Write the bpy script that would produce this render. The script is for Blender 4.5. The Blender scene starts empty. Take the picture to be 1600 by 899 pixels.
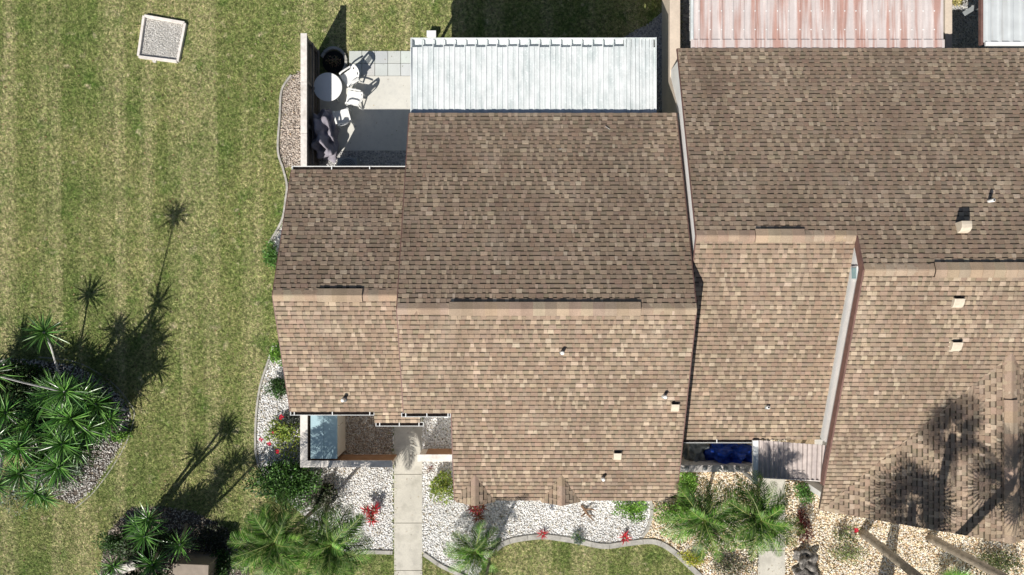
import bpy, math, random
import numpy as np
from mathutils import Vector, Matrix, Quaternion
R = random.Random(7)
NR = np.random.default_rng(7)
scene = bpy.context.scene
C = scene.collection

# ------------------------------------------------------------ camera, sky, sun
H, F = 24.7, 1081.0            # metres above the lawn, focal length in photo pixels
cam = bpy.data.cameras.new("camera"); camo = bpy.data.objects.new("camera", cam); C.objects.link(camo)
camo.location = (0, 0, H); cam.sensor_width = 36; cam.lens = 36 * F / 1600
cam.clip_end = 500; scene.camera = camo
SX, SY = 0.50, 0.935            # shadow shift per metre of height
L = Vector((SX, SY, -1)).normalized()
sun = bpy.data.lights.new("sun", 'SUN'); sun.energy = 4.8; sun.angle = math.radians(0.5); sun.color = (1, .955, .88)
suno = bpy.data.objects.new("sun", sun); C.objects.link(suno)
suno.rotation_euler = L.to_track_quat('-Z', 'Y').to_euler(); suno.location = (-9, -18, 30)
world = bpy.data.worlds.new("World"); scene.world = world; world.use_nodes = True
wn = world.node_tree; sky = wn.nodes.new('ShaderNodeTexSky'); sky.sky_type = 'NISHITA'; sky.sun_disc = False
sky.sun_elevation = math.asin(-L.z); sky.sun_rotation = math.atan2(-L.x, -L.y)
wn.links.new(sky.outputs[0], wn.nodes['Background'].inputs[0]); wn.nodes['Background'].inputs[1].default_value = 0.05
vs = scene.view_settings; vs.view_transform = 'Standard'; vs.look = 'None'; vs.gamma = 1; vs.exposure = 0.29
scene.cycles.max_bounces = 6

def G(u, v, z=0.0):            # where a point measured at pixel (u, v) stands, for height z
    return Vector(((u - 800) * (H - z) / F, (449.5 - v) * (H - z) / F, z))

# ------------------------------------------------------------ materials
def mat(name, col=(.5, .5, .5), rough=.8, attr=False, n1=None, n2=None, bump=None, spec=.3, metal=0, tint=None, trans=0):
    """n1/n2: (scale, low, high) value noise; tint: (scale, colour, amount, lo, hi) patches; bump: (scale, strength)"""
    m = bpy.data.materials.new(name); m.use_nodes = True
    t = m.node_tree; b = t.nodes['Principled BSDF']; N = t.nodes.new; K = t.links.new
    b.inputs['Roughness'].default_value = rough; b.inputs['Specular IOR Level'].default_value = spec
    b.inputs['Metallic'].default_value = metal
    geo = N('ShaderNodeNewGeometry')
    if attr:
        a = N('ShaderNodeAttribute'); a.attribute_name = 'col'; cur = a.outputs['Color']
    else:
        r = N('ShaderNodeRGB'); r.outputs[0].default_value = (*col, 1); cur = r.outputs[0]
    if tint:
        for (s, c, amt, lo, hi) in (tint if isinstance(tint, list) else [tint]):
            no = N('ShaderNodeTexNoise'); no.inputs['Detail'].default_value = 5
            if isinstance(s, tuple):
                mp = N('ShaderNodeVectorMath'); mp.operation = 'MULTIPLY'; mp.inputs[1].default_value = s
                K(geo.outputs['Position'], mp.inputs[0]); K(mp.outputs[0], no.inputs['Vector']); no.inputs['Scale'].default_value = 1
            else:
                K(geo.outputs['Position'], no.inputs['Vector']); no.inputs['Scale'].default_value = s
            mr = N('ShaderNodeMapRange'); mr.inputs[1].default_value = lo; mr.inputs[2].default_value = hi
            mr.inputs[3].default_value = 0; mr.inputs[4].default_value = amt; K(no.outputs[0], mr.inputs[0])
            mx = N('ShaderNodeMix'); mx.data_type = 'RGBA'; K(mr.outputs[0], mx.inputs[0]); K(cur, mx.inputs[6])
            mx.inputs[7].default_value = (*c, 1); cur = mx.outputs[2]
    for n in (n1, n2):
        if n:
            no = N('ShaderNodeTexNoise'); K(geo.outputs['Position'], no.inputs['Vector'])
            no.inputs['Scale'].default_value = n[0]; no.inputs['Detail'].default_value = 4
            mr = N('ShaderNodeMapRange'); mr.inputs[1].default_value = .3; mr.inputs[2].default_value = .7
            mr.inputs[3].default_value = n[1]; mr.inputs[4].default_value = n[2]; K(no.outputs[0], mr.inputs[0])
            mx = N('ShaderNodeVectorMath'); mx.operation = 'SCALE'; K(cur, mx.inputs[0]); K(mr.outputs[0], mx.inputs['Scale']); cur = mx.outputs[0]
    K(cur, b.inputs['Base Color'])
    if bump:
        no = N('ShaderNodeTexNoise'); K(geo.outputs['Position'], no.inputs['Vector']); no.inputs['Scale'].default_value = bump[0]
        no.inputs['Detail'].default_value = 5
        bp = N('ShaderNodeBump'); bp.inputs['Strength'].default_value = bump[1]; bp.inputs['Distance'].default_value = .02
        K(no.outputs[0], bp.inputs['Height']); K(bp.outputs[0], b.inputs['Normal'])
    if trans:
        tr = N('ShaderNodeBsdfTranslucent'); K(cur, tr.inputs[0]); ms = N('ShaderNodeMixShader'); ms.inputs[0].default_value = trans
        K(b.outputs[0], ms.inputs[1]); K(tr.outputs[0], ms.inputs[2]); K(ms.outputs[0], t.nodes['Material Output'].inputs[0])
    return m

M = {}
M['shingle'] = mat('shingle_granules', attr=True, rough=.95, spec=.15, n1=(0.45, .87, 1.08), n2=(34, .86, 1.12), bump=(110, .7),
                   tint=[((.9, .35, .9), (.16, .11, .08), .38, .50, .75), ((3.2, .22, 1), (.20, .15, .11), .30, .50, .72), (.8, (.55, .46, .36), .25, .56, .74)])
M['deck'] = mat('roof_deck_felt', (.10, .075, .06), n1=(3, .8, 1.1))
M['fascia'] = mat('brown_fascia_paint', (.17, .095, .08), n1=(5, .8, 1.2), rough=.6)
M['stucco'] = mat('white_stucco', (.86, .85, .83), n1=(2, .92, 1.04), n2=(30, .93, 1.05), bump=(60, .4))
M['tanstucco'] = mat('beige_stucco', (.66, .56, .46), n1=(1.5, .88, 1.05), n2=(14, .93, 1.05), bump=(50, .4))
M['cap'] = mat('weathered_cream_boards', (.76, .71, .66), n1=(1.2, .88, 1.06), n2=(9, .85, 1.08), tint=(3, (.42, .36, .30), .5, .55, .8), bump=(40, .3))
M['fence'] = mat('grey_brown_fence_wood', (.20, .17, .15), n1=(2, .75, 1.2), n2=(25, .8, 1.15), bump=(50, .4))
M['brownwood'] = mat('brown_stained_wood', (.36, .20, .11), n1=(3, .8, 1.15), n2=(30, .85, 1.1), bump=(50, .3))
M['whitemetal'] = mat('white_painted_metal', (.80, .81, .80), rough=.45, n1=(4, .93, 1.03))
M['darkmetal'] = mat('dark_gutter_metal', (.05, .035, .03), n1=(18, .4, 1.5), rough=.9)  # near-black mottled floor inside the gutters
M['pan'] = mat('chalky_white_pan_roof', (.73, .76, .76), rough=.5, n1=(3, .90, 1.03), n2=(20, .95, 1.03),
               tint=[((5, 1.3, 1), (.50, .56, .56), .75, .44, .68), (14, (.82, .85, .85), .6, .55, .66)])
M['pink'] = mat('rust_washed_ribbed_metal', (.60, .53, .51), rough=.5, n1=(2, .92, 1.04), n2=(22, .95, 1.04),
                tint=[((5.5, .25, 1), (.44, .23, .18), .8, .46, .60), ((9, .5, 1), (.72, .66, .64), .7, .55, .66)])
M['greypan'] = mat('grey_blue_ribbed_metal', (.55, .58, .59), rough=.5, n1=(3, .9, 1.05), tint=((6, .3, 1), (.42, .40, .37), .6, .5, .7))
M['awning'] = mat('dusty_pink_awning_metal', (.52, .45, .42), rough=.55, n1=(6, .85, 1.1), tint=((5, .4, 1), (.34, .30, .30), .5, .45, .7))
M['concrete'] = mat('pale_concrete', (.57, .54, .47), n1=(.9, .86, 1.06), n2=(22, .93, 1.05), tint=[(2.2, (.36, .34, .29), .65, .50, .75), (7, (.42, .40, .36), .5, .56, .7)], bump=(70, .3))
M['slab'] = mat('painted_patio_slab', (.66, .645, .59), n1=(.8, .9, 1.04), n2=(16, .97, 1.03), tint=[(1.6, (.46, .46, .44), .6, .50, .8), (6, (.54, .53, .5), .5, .55, .7)])
M['paver'] = mat('grey_patio_paver', attr=True, n1=(2, .93, 1.04), n2=(30, .92, 1.05), bump=(70, .2))
M['curb'] = mat('weathered_concrete_edging', (.44, .42, .38), n1=(4, .7, 1.15), n2=(25, .8, 1.1), bump=(40, .4))
M['stone'] = mat('garden_pebbles', attr=True, n1=(1.1, .88, 1.08), n2=(35, .9, 1.1), rough=.85)
M['soil_white'] = mat('packed_pale_gravel', (.62, .60, .57), n1=(30, .6, 1.3), bump=(50, .8))
M['soil_tan'] = mat('packed_tan_gravel', (.33, .25, .16), n1=(30, .5, 1.4), bump=(50, .8))
M['soil_dark'] = mat('shade_darkened_bed_soil', (.10, .08, .065), n1=(20, .5, 1.5), bump=(40, .8))  # soil colour darkened to carry the shade over the south bed
M['mulch'] = mat('brown_mulch_chips', attr=True, n1=(1.5, .8, 1.15), n2=(30, .8, 1.15))
M['leaf'] = mat('plant_leaf', attr=True, rough=.5, spec=.35, n1=(3, .8, 1.15), trans=.22)
M['leafgloss'] = mat('waxy_sword_leaf', attr=True, rough=.32, spec=.55, n1=(2, .8, 1.2), trans=.12)
M['flower'] = mat('petal', attr=True, rough=.6, trans=.25)
M['bark'] = mat('grey_palm_bark', (.33, .28, .22), n1=(5, .6, 1.2), n2=(30, .7, 1.2), bump=(35, .9))
M['whitebark'] = mat('bleached_cane_bark', (.62, .60, .58), n1=(10, .7, 1.1), bump=(35, .7))
M['plastic'] = mat('white_chair_plastic', (.82, .82, .80), rough=.35, spec=.5, n1=(6, .95, 1.02))
M['tabletop'] = mat('white_table_resin', (.86, .86, .85), rough=.35, spec=.5, n1=(3, .96, 1.02))
M['cover'] = mat('faded_grey_cover_cloth', (.27, .25, .29), rough=.9, n1=(5, .8, 1.15), bump=(9, .8))
M['tarp'] = mat('blue_tarpaulin', (.01, .06, .42), rough=.4, spec=.5, n1=(8, .5, 1.3), bump=(9, .9))
M['greytarp'] = mat('grey_tarpaulin', (.22, .24, .25), rough=.5, n1=(8, .6, 1.2), bump=(9, .8))
M['shedtop'] = mat('shade_toned_blue_lid', (.38, .53, .58), rough=.4, n1=(3, .94, 1.03))  # lid blue darkened for the palm shadow that lies on it
M['shedside'] = mat('beige_resin_panel', (.60, .54, .45), rough=.6, n1=(3, .94, 1.03))
M['ventpaint'] = mat('cream_vent_paint', (.62, .54, .43), rough=.5, n1=(12, .85, 1.05))
M['pvc'] = mat('white_plumbing_pipe', (.85, .84, .80), rough=.4)
M['black'] = mat('black_hollow', (.012, .012, .012), rough=.9)
M['glass'] = mat('window_glass', (.25, .42, .46), rough=.08, spec=.8)
M['rock'] = mat('dark_lava_rock', (.12, .11, .10), n1=(6, .2, 2.6), n2=(20, .6, 1.4), bump=(12, 1.))
M['palerock'] = mat('pale_garden_rock', (.62, .59, .55), n1=(8, .6, 1.1), bump=(14, .9))
M['wood'] = mat('weathered_driftwood', (.22, .14, .09), n1=(12, .5, 1.5), bump=(30, .9))
M['browngloss'] = mat('shade_darkened_tan_paint', (.27, .22, .175), rough=.6, n1=(5, .85, 1.08))  # tan taken darker to put the cabinet in shade
M['acgrey'] = mat('grey_unit_metal', (.26, .28, .29), rough=.5, n1=(5, .9, 1.05))

def lawn_mat(name, attr):
    m = bpy.data.materials.new(name); m.use_nodes = True
    t = m.node_tree; b = t.nodes['Principled BSDF']; N = t.nodes.new; K = t.links.new
    b.inputs['Roughness'].default_value = .85; b.inputs['Specular IOR Level'].default_value = .2
    geo = N('ShaderNodeNewGeometry')
    def noise(s, d=4, sc=None):
        no = N('ShaderNodeTexNoise'); no.inputs['Detail'].default_value = d
        if sc:
            mp = N('ShaderNodeVectorMath'); mp.operation = 'MULTIPLY'; mp.inputs[1].default_value = sc
            K(geo.outputs['Position'], mp.inputs[0]); K(mp.outputs[0], no.inputs['Vector']); no.inputs['Scale'].default_value = 1
        else:
            K(geo.outputs['Position'], no.inputs['Vector']); no.inputs['Scale'].default_value = s
        return no.outputs[0]
    def rng(x, a, c, lo, hi):
        mr = N('ShaderNodeMapRange'); mr.inputs[1].default_value = a; mr.inputs[2].default_value = c
        mr.inputs[3].default_value = lo; mr.inputs[4].default_value = hi; K(x, mr.inputs[0]); return mr.outputs[0]
    def mix(f, a, c):
        mx = N('ShaderNodeMix'); mx.data_type = 'RGBA'; K(f, mx.inputs[0])
        for i, x in ((6, a), (7, c)):
            if isinstance(x, tuple): mx.inputs[i].default_value = (*x, 1)
            else: K(x, mx.inputs[i])
        return mx.outputs[2]
    c = mix(rng(noise(.35), .38, .66, 0, 1), (.172, .208, .070), (.29, .28, .124))
    c = mix(rng(noise(0, 3, (1.25, .03, 1)), .46, .62, 0, .62), c, (.43, .385, .22))      # mowing strips, north-south
    c = mix(rng(noise(1.3), .56, .70, 0, .7), c, (.10, .17, .035))                       # lusher tufts
    c = mix(rng(noise(2.6), .60, .74, 0, .8), c, (.50, .43, .29))                         # dry thatch
    mul = rng(noise(9),   .3, .7, .55, 1.40)
    sc = N('ShaderNodeVectorMath'); sc.operation = 'SCALE'; K(c, sc.inputs[0]); K(mul, sc.inputs['Scale']); c = sc.outputs[0]
    if attr:
        a = N('ShaderNodeAttribute'); a.attribute_name = 'col'
        mu = N('ShaderNodeVectorMath'); mu.operation = 'MULTIPLY'; K(c, mu.inputs[0]); K(a.outputs['Color'], mu.inputs[1]); c = mu.outputs[0]
    else:
        sc = N('ShaderNodeVectorMath'); sc.operation = 'SCALE'; K(c, sc.inputs[0]); sc.inputs['Scale'].default_value = .55; c = sc.outputs[0]
    K(c, b.inputs['Base Color'])
    return m
M['lawn'] = lawn_mat('lawn_thatch', False); M['blades'] = lawn_mat('grass_blades', True)

# ------------------------------------------------------------ mesh helpers
def link_mesh(name, me, parent=None, inv=None):
    o = bpy.data.objects.new(name, me); C.objects.link(o)
    if parent is not None:
        o.parent = parent
        if inv is not None: o.matrix_parent_inverse = Matrix.Translation(-Vector(inv))
    return o

def np_mesh(name, V, Fc, mtl, col=None):
    """V (n,3), Fc (m,k) faces of equal size, col (m,3) one colour per face"""
    me = bpy.data.meshes.new(name); V = np.asarray(V, np.float32); Fc = np.asarray(Fc, np.int32)
    m, k = Fc.shape
    me.vertices.add(len(V)); me.vertices.foreach_set('co', V.ravel())
    me.loops.add(m * k); me.loops.foreach_set('vertex_index', Fc.ravel())
    me.polygons.add(m); me.polygons.foreach_set('loop_start', np.arange(0, m * k, k, dtype=np.int32))
    me.polygons.foreach_set('loop_total', np.full(m, k, np.int32))
    me.update(calc_edges=True)
    if col is not None:
        a = me.attributes.new('col', 'FLOAT_COLOR', 'FACE')
        a.data.foreach_set('color', np.c_[np.asarray(col, np.float32), np.ones(m, np.float32)].ravel())
    me.materials.append(mtl); return me

class MB:
    def __init__(s): s.v = []; s.f = []; s.c = []
    def face(s, pts, col=None):
        n = len(s.v); s.v += [tuple(p) for p in pts]; s.f.append(tuple(range(n, n + len(pts)))); s.c.append(col)
    def mesh(s, pts, faces, col=None):
        n = len(s.v); s.v += [tuple(p) for p in pts]
        for f in faces: s.f.append(tuple(n + i for i in f)); s.c.append(col)
    def box(s, x0, x1, y0, y1, z0, z1, col=None, mx=None):
        p = [Vector((x, y, z)) for z in (z0, z1) for y in (y0, y1) for x in (x0, x1)]
        if mx: p = [mx @ q for q in p]
        s.mesh(p, [(0, 2, 3, 1), (4, 5, 7, 6), (0, 1, 5, 4), (2, 6, 7, 3), (0, 4, 6, 2), (1, 3, 7, 5)], col)
    def beam(s, a, b, w, h, up=(0, 0, 1), col=None):
        a, b = Vector(a), Vector(b); d = (b - a).normalized(); sd = d.cross(Vector(up)).normalized(); u = sd.cross(d)
        p = [q + sd * x + u * y for q in (a, b) for x, y in ((-w/2, -h/2), (w/2, -h/2), (w/2, h/2), (-w/2, h/2))]
        s.mesh(p, [(3, 2, 1, 0), (4, 5, 6, 7), (0, 1, 5, 4), (1, 2, 6, 5), (2, 3, 7, 6), (3, 0, 4, 7)], col)
    def tube(s, pts, rad, n=8, col=None, cap=True):
        pts = [Vector(p) for p in pts]; k = len(pts); base = len(s.v)
        for i, p in enumerate(pts):
            d = (pts[min(i+1, k-1)] - pts[max(i-1, 0)]).normalized()
            a = d.cross(Vector((0.3, 1, 0.1))).normalized(); b = d.cross(a)
            r = rad[i] if isinstance(rad, (list, tuple)) else rad
            for j in range(n):
                t = 2*math.pi*j/n; s.v.append(tuple(p + a*(r*math.cos(t)) + b*(r*math.sin(t))))
        for i in range(k-1):
            for j in range(n):
                s.f.append((base+i*n+j, base+i*n+(j+1) % n, base+(i+1)*n+(j+1) % n, base+(i+1)*n+j)); s.c.append(col)
        if cap:
            s.f.append(tuple(base+j for j in range(n))[::-1]); s.c.append(col)
            s.f.append(tuple(base+(k-1)*n+j for j in range(n))); s.c.append(col)
    def prism(s, poly, z0, z1, col=None, fn=None):
        """poly = [(x,y)]; fn maps (x,y,z) to a point"""
        fn = fn or (lambda x, y, z: (x, y, z)); n = len(poly)
        pts = [fn(x, y, z0) for x, y in poly] + [fn(x, y, z1) for x, y in poly]
        s.mesh(pts, [tuple(range(n))[::-1], tuple(range(n, 2*n))] + [(i, (i+1) % n, n+(i+1) % n, n+i) for i in range(n)], col)
    def data(s, name, mtl, bevel=0, smooth=False):
        me = bpy.data.meshes.new(name); me.from_pydata(s.v, [], s.f)
        if any(c is not None for c in s.c):
            a = me.attributes.new('col', 'FLOAT_COLOR', 'FACE')
            a.data.foreach_set('color', [x for c in s.c for x in (*(c or (1, 1, 1)), 1)])
        me.materials.append(mtl)
        if smooth: me.polygons.foreach_set('use_smooth', [True]*len(me.polygons))
        me.update(); return me
    def build(s, name, mtl, parent=None, inv=None, bevel=0, smooth=False):
        o = link_mesh(name, s.data(name, mtl, smooth=smooth), parent, inv)
        if bevel:
            b = o.modifiers.new('bevel', 'BEVEL'); b.width = bevel; b.segments = 2; b.limit_method = 'ANGLE'
        return o

def tag(o, label=None, cat=None, group=None, kind=None):
    if label: o['label'] = label
    if cat: o['category'] = cat
    if group: o['group'] = group
    if kind: o['kind'] = kind
    return o
def empty(name, loc, rz=0, label=None, cat=None, group=None):
    o = bpy.data.objects.new(name, None); C.objects.link(o); o.location = loc; o.rotation_euler = (0, 0, rz)
    o.empty_display_size = .1
    return tag(o, label, cat, group)
def copy_tree(o, loc=None, rz=None, label=None, scale=None, parent=None):
    c = o.copy(); C.objects.link(c)
    if parent is not None: c.parent = parent
    if loc is not None: c.location = loc
    if rz is not None: c.rotation_euler = (0, 0, rz)
    if scale is not None: c.scale = (scale,)*3
    if label: c['label'] = label
    for ch in list(kids.get(o.name, [])):
        d = copy_tree(ch, parent=c); kids.setdefault(c.name, []).append(d)
    return c
kids = {}
def reg(ch, par): kids.setdefault(par.name, []).append(ch); return ch
def jit(c, a=.12, r=R):
    k = 1 + r.uniform(-a, a); return tuple(max(0, x*k*(1 + r.uniform(-a, a)*.4)) for x in c)

# ------------------------------------------------------------ ground sheets
def inside(px, py, poly):
    poly = np.asarray(poly, float); ins = np.zeros(len(px), bool); n = len(poly)
    for i in range(n):
        x0, y0 = poly[i]; x1, y1 = poly[(i+1) % n]
        c = ((y0 > py) != (y1 > py)) & (px < (x1-x0)*(py-y0)/((y1-y0) or 1e-9) + x0)
        ins ^= c
    return ins
def wpoly(pp): return [tuple(G(u, v)[:2]) for u, v in pp]
def sheet(name, poly, z, mtl, label=None, kind='structure'):
    b = MB(); b.face([(x, y, z) for x, y in poly]); o = b.build(name, mtl)
    n = o.data.polygons[0].normal
    if n.z < 0: o.data.flip_normals()
    return tag(o, label, None, None, kind)

bl = MB(); bl.face([(-150, -150, 0), (150, -150, 0), (150, 150, 0), (-150, 150, 0)])
tag(bl.build('lawn', M['lawn']), kind='structure')
BED_STRIP = wpoly([(456, 262), (447, 310), (443, 345), (425, 378), (430, 402), (504, 402), (504, 262)])
BED_MULCH = wpoly([(474, 108), (456, 118), (441, 142), (438, 182), (435, 235), (443, 262), (494, 262), (494, 108)])
BED_LEFT = wpoly([(428, 540), (418, 570), (407, 605), (401, 650), (400, 700), (404, 730), (432, 770), (470, 800), (500, 862), (615, 862), (615, 640), (504, 640), (504, 540)])
BED_RIGHT = wpoly([(660, 640), (660, 864), (690, 884), (718, 897), (745, 906), (762, 872), (785, 850), (805, 843), (845, 838), (905, 845), (945, 852), (985, 848), (1003, 842), (1012, 825), (1018, 800), (1015, 770), (1015, 700), (722, 700), (716, 640)])
BED_TAN = wpoly([(1003, 842), (1012, 825), (1018, 800), (1015, 770), (1016, 672), (1640, 672), (1640, 930), (1108, 930), (1098, 905), (1080, 886), (1050, 860), (1022, 846)])
BED_NORTH = wpoly([(960, 70), (985, 52), (1012, 38), (1035, 18), (1044, -12), (1062, -12), (1062, 210), (960, 210)])
BED_NORTH_B = wpoly([(1064, -40), (1500, -40), (1640, -40), (1640, 140), (1064, 140)])
BED_YUCCA = wpoly([(-70, 556), (60, 562), (120, 570), (170, 598), (200, 632), (207, 652), (190, 700), (150, 760), (118, 790), (85, 778), (50, 716), (-70, 700)])
BED_SOUTH = wpoly([(150, 925), (168, 830), (205, 792), (250, 790), (300, 797), (345, 818), (388, 845), (392, 925)])
BED_GRAVEL_PATIO = wpoly([(497, 236), (645, 236), (645, 290), (497, 290)])
sheet('gravel_bed', BED_STRIP, .004, M['soil_white']); sheet('gravel_bed', BED_LEFT, .004, M['soil_white'])
sheet('gravel_bed', BED_RIGHT, .004, M['soil_white']); sheet('gravel_bed', BED_TAN, .004, M['soil_tan'])
sheet('gravel_bed', BED_NORTH, .004, M['soil_white']); sheet('gravel_bed', BED_NORTH_B, .004, M['soil_white'])
sheet('gravel_bed', BED_YUCCA, .004, M['soil_dark']); sheet('gravel_bed', BED_SOUTH, .004, M['soil_dark'])
sheet('gravel_bed', BED_GRAVEL_PATIO, .004, M['soil_white']); sheet('mulch_bed', BED_MULCH, .004, M['soil_dark'])
HOUSE_A = [(-6.9, -3.7), (-3.2, -3.7), (-3.2, -3.4), (-1.6, -3.4), (-1.6, -6.5), (5.3, -6.5), (5.3, 5.3), (-3.2, 5.3), (-3.2, 3.6), (-6.9, 3.6)]
HOUSE_B = [(5.3, -4.6), (9.8, -4.6), (9.8, -6.9), (22, -6.9), (22, 7.5), (5.3, 7.5)]
WALK_A = wpoly([(616, 662), (660, 662), (660, 930), (616, 930)])
WALK_B = wpoly([(1183, 690), (1226, 690), (1226, 930), (1183, 930)])
PATIO = wpoly([(498, 79), (660, 79), (660, 236), (498, 236)])

def scatter(poly, dens, ex=()):
    p = np.asarray(poly); x0, y0 = p.min(0); x1, y1 = p.max(0); n = int((x1-x0)*(y1-y0)*dens)
    xs = NR.uniform(x0, x1, n); ys = NR.uniform(y0, y1, n); k = inside(xs, ys, poly)
    for e in ex: k &= ~inside(xs, ys, e)
    return xs[k], ys[k]
OCT = np.array([(1, 0, 0), (0, 1, 0), (-1, 0, 0), (0, -1, 0), (0, 0, 1), (0, 0, -.6)], np.float32)
OCTF = np.array([(0, 1, 4), (1, 2, 4), (2, 3, 4), (3, 0, 4), (1, 0, 5), (2, 1, 5), (3, 2, 5), (0, 3, 5)], np.int32)
def pebbles(name, poly, dens, r0, r1, pal, z=.01, ex=(), label=None, mtl='stone', flat=.42, stretch=1.0):
    xs, ys = scatter(poly, dens, ex); n = len(xs)
    r = NR.uniform(r0, r1, n)[:, None]; a = NR.uniform(0, 2*np.pi, n)
    V = OCT[None]*np.ones((n, 1, 1)); V = V*(1 + NR.uniform(-.35, .35, (n, 6, 3))); V[..., 2] *= flat
    V[..., 0] *= NR.uniform(1.0, 1.35*stretch, n)[:, None]
    V = V*r[:, None]; ca, sa = np.cos(a)[:, None], np.sin(a)[:, None]
    X = V[..., 0]*ca - V[..., 1]*sa + xs[:, None]; Y = V[..., 0]*sa + V[..., 1]*ca + ys[:, None]; Z = V[..., 2] + z + NR.uniform(0, .02, n)[:, None]
    P = np.stack([X, Y, Z], -1).reshape(-1, 3)
    Fc = (OCTF[None] + (np.arange(n)*6)[:, None, None]).reshape(-1, 3)
    pal = np.asarray(pal); c = pal[NR.integers(0, len(pal), n)]*NR.uniform(.8, 1.15, (n, 1)); c = np.repeat(np.clip(c, 0, .9), 8, 0)
    o = link_mesh(name, np_mesh(name, P, Fc, M[mtl], c)); return tag(o, label, None, None, 'stuff')
WHT = [(.88, .87, .85), (.86, .85, .83), (.80, .78, .75), (.89, .88, .87), (.62, .57, .50), (.86, .83, .78), (.88, .87, .86)]
TAN = [(.78, .66, .46), (.68, .52, .32), (.84, .76, .62), (.52, .36, .22), (.82, .74, .66), (.74, .62, .44), (.86, .80, .70)]
BRN = [(.46, .38, .30), (.36, .29, .22), (.56, .48, .40), (.30, .24, .19), (.60, .54, .48)]
GRY = [(.40, .40, .40), (.30, .30, .31), (.52, .51, .50), (.6, .6, .58)]
pebbles('white_pebbles', BED_STRIP, 1050, .018, .036, WHT)
COURT = [(-7.05, -5.95), (-4.25, -5.95), (-4.25, -3.6), (-7.05, -3.6)]
COURT_R = [(-3.15, -5.95), (-1.9, -5.95), (-1.9, -3.3), (-3.15, -3.3)]
pebbles('white_pebbles', BED_LEFT, 1050, .018, .038, WHT, ex=(HOUSE_A, COURT))
pebbles('shade_browned_pebbles', COURT, 900, .018, .036, BRN)  # white gravel coloured brown for fence shade and warm bounced light
pebbles('white_pebbles', BED_RIGHT, 1050, .018, .038, WHT, ex=(HOUSE_A,))
pebbles('tan_pebbles', BED_TAN, 850, .022, .048, TAN, ex=(HOUSE_B, WALK_B))
pebbles('grey_pebbles', BED_NORTH, 700, .018, .036, GRY, ex=(HOUSE_A,))
pebbles('grey_pebbles', wpoly([(1486, -20), (1545, -20), (1545, 90), (1486, 90)]), 500, .018, .036, GRY)
pebbles('grey_pebbles', wpoly([(1062, -20), (1082, -20), (1082, 90), (1062, 90)]), 500, .018, .036, GRY)
pebbles('white_pebbles', BED_YUCCA, 420, .018, .036, [(.62, .59, .55), (.50, .48, .45), (.72, .69, .66), (.36, .33, .30)])
pebbles('grey_pebbles', BED_SOUTH, 260, .018, .036, [(.40, .34, .28), (.25, .22, .19), (.55, .50, .44)])  # stones kept few and dark, imitating the shade on this bed
pebbles('grey_pebbles', BED_GRAVEL_PATIO, 800, .018, .036, [(.55, .54, .53), (.36, .36, .37), (.7, .69, .67)], ex=(HOUSE_A,))
pebbles('bark_mulch', BED_MULCH, 1500, .012, .034, [(.50, .42, .35), (.56, .48, .41), (.42, .34, .28), (.62, .55, .48)], mtl='mulch', flat=.35, stretch=1.8)

# ------------------------------------------------------------ grass blades over the lawn
def grass():
    x0, x1, y0, y1 = -19.5, 19.5, -11.4, 11.4
    n = int((x1-x0)*(y1-y0)*2300); xs = NR.uniform(x0, x1, n); ys = NR.uniform(y0, y1, n)
    n2 = int(52*36*1100); xo = NR.uniform(-26, 26, n2); yo = NR.uniform(-18, 18, n2); ko = (xo < x0) | (xo > x1) | (yo < y0) | (yo > y1)
    xs = np.r_[xs, xo[ko]]; ys = np.r_[ys, yo[ko]]; n = len(xs)
    k = np.ones(n, bool)
    SAND = wpoly([(228, 27), (292, 38), (280, 98), (219, 90)])
    PLANT = wpoly([(497, 76), (545, 76), (545, 112), (497, 112)])
    for e in (BED_STRIP, BED_LEFT, BED_RIGHT, BED_TAN, BED_NORTH, BED_NORTH_B, BED_YUCCA, BED_MULCH, BED_SOUTH, HOUSE_A, HOUSE_B, WALK_A, WALK_B, PATIO, SAND, PLANT,
              [(-7, 3), (-3, 3), (-3, 8.4), (-7, 8.4)], [(-3.3, 5), (5.4, 5), (5.4, 8.0), (-3.3, 8.0)]):
        k &= ~inside(xs, ys, e)
    xs, ys = xs[k], ys[k]; n = len(xs)
    a = NR.uniform(0, 2*np.pi, n); l = NR.uniform(.05, .15, n); w = NR.uniform(.008, .017, n); h = NR.uniform(.012, .05, n)
    ca, sa = np.cos(a), np.sin(a); z0 = NR.uniform(.004, .02, n)
    P = np.stack([np.c_[xs-sa*w, ys+ca*w, z0], np.c_[xs+sa*w, ys-ca*w, z0], np.c_[xs+ca*l, ys+sa*l, z0+h]], 1).reshape(-1, 3)
    Fc = np.arange(n*3, dtype=np.int32).reshape(-1, 3)
    t = NR.uniform(0, 1, n)[:, None]; c = np.where(t < .22, np.array([[1.75, 1.6, 1.7]]), np.where(t < .55, np.array([[.75, .95, .6]]), np.where(t < .8, np.array([[1.15, 1.15, 1.05]]), np.array([[.42, .5, .35]]))))
    c = c*NR.uniform(.75, 1.25, (n, 1))
    tag(link_mesh('grass', np_mesh('grass', P, Fc, M['blades'], c)), 'mown lawn grass, patchy green and straw', None, None, 'stuff')
grass()

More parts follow.
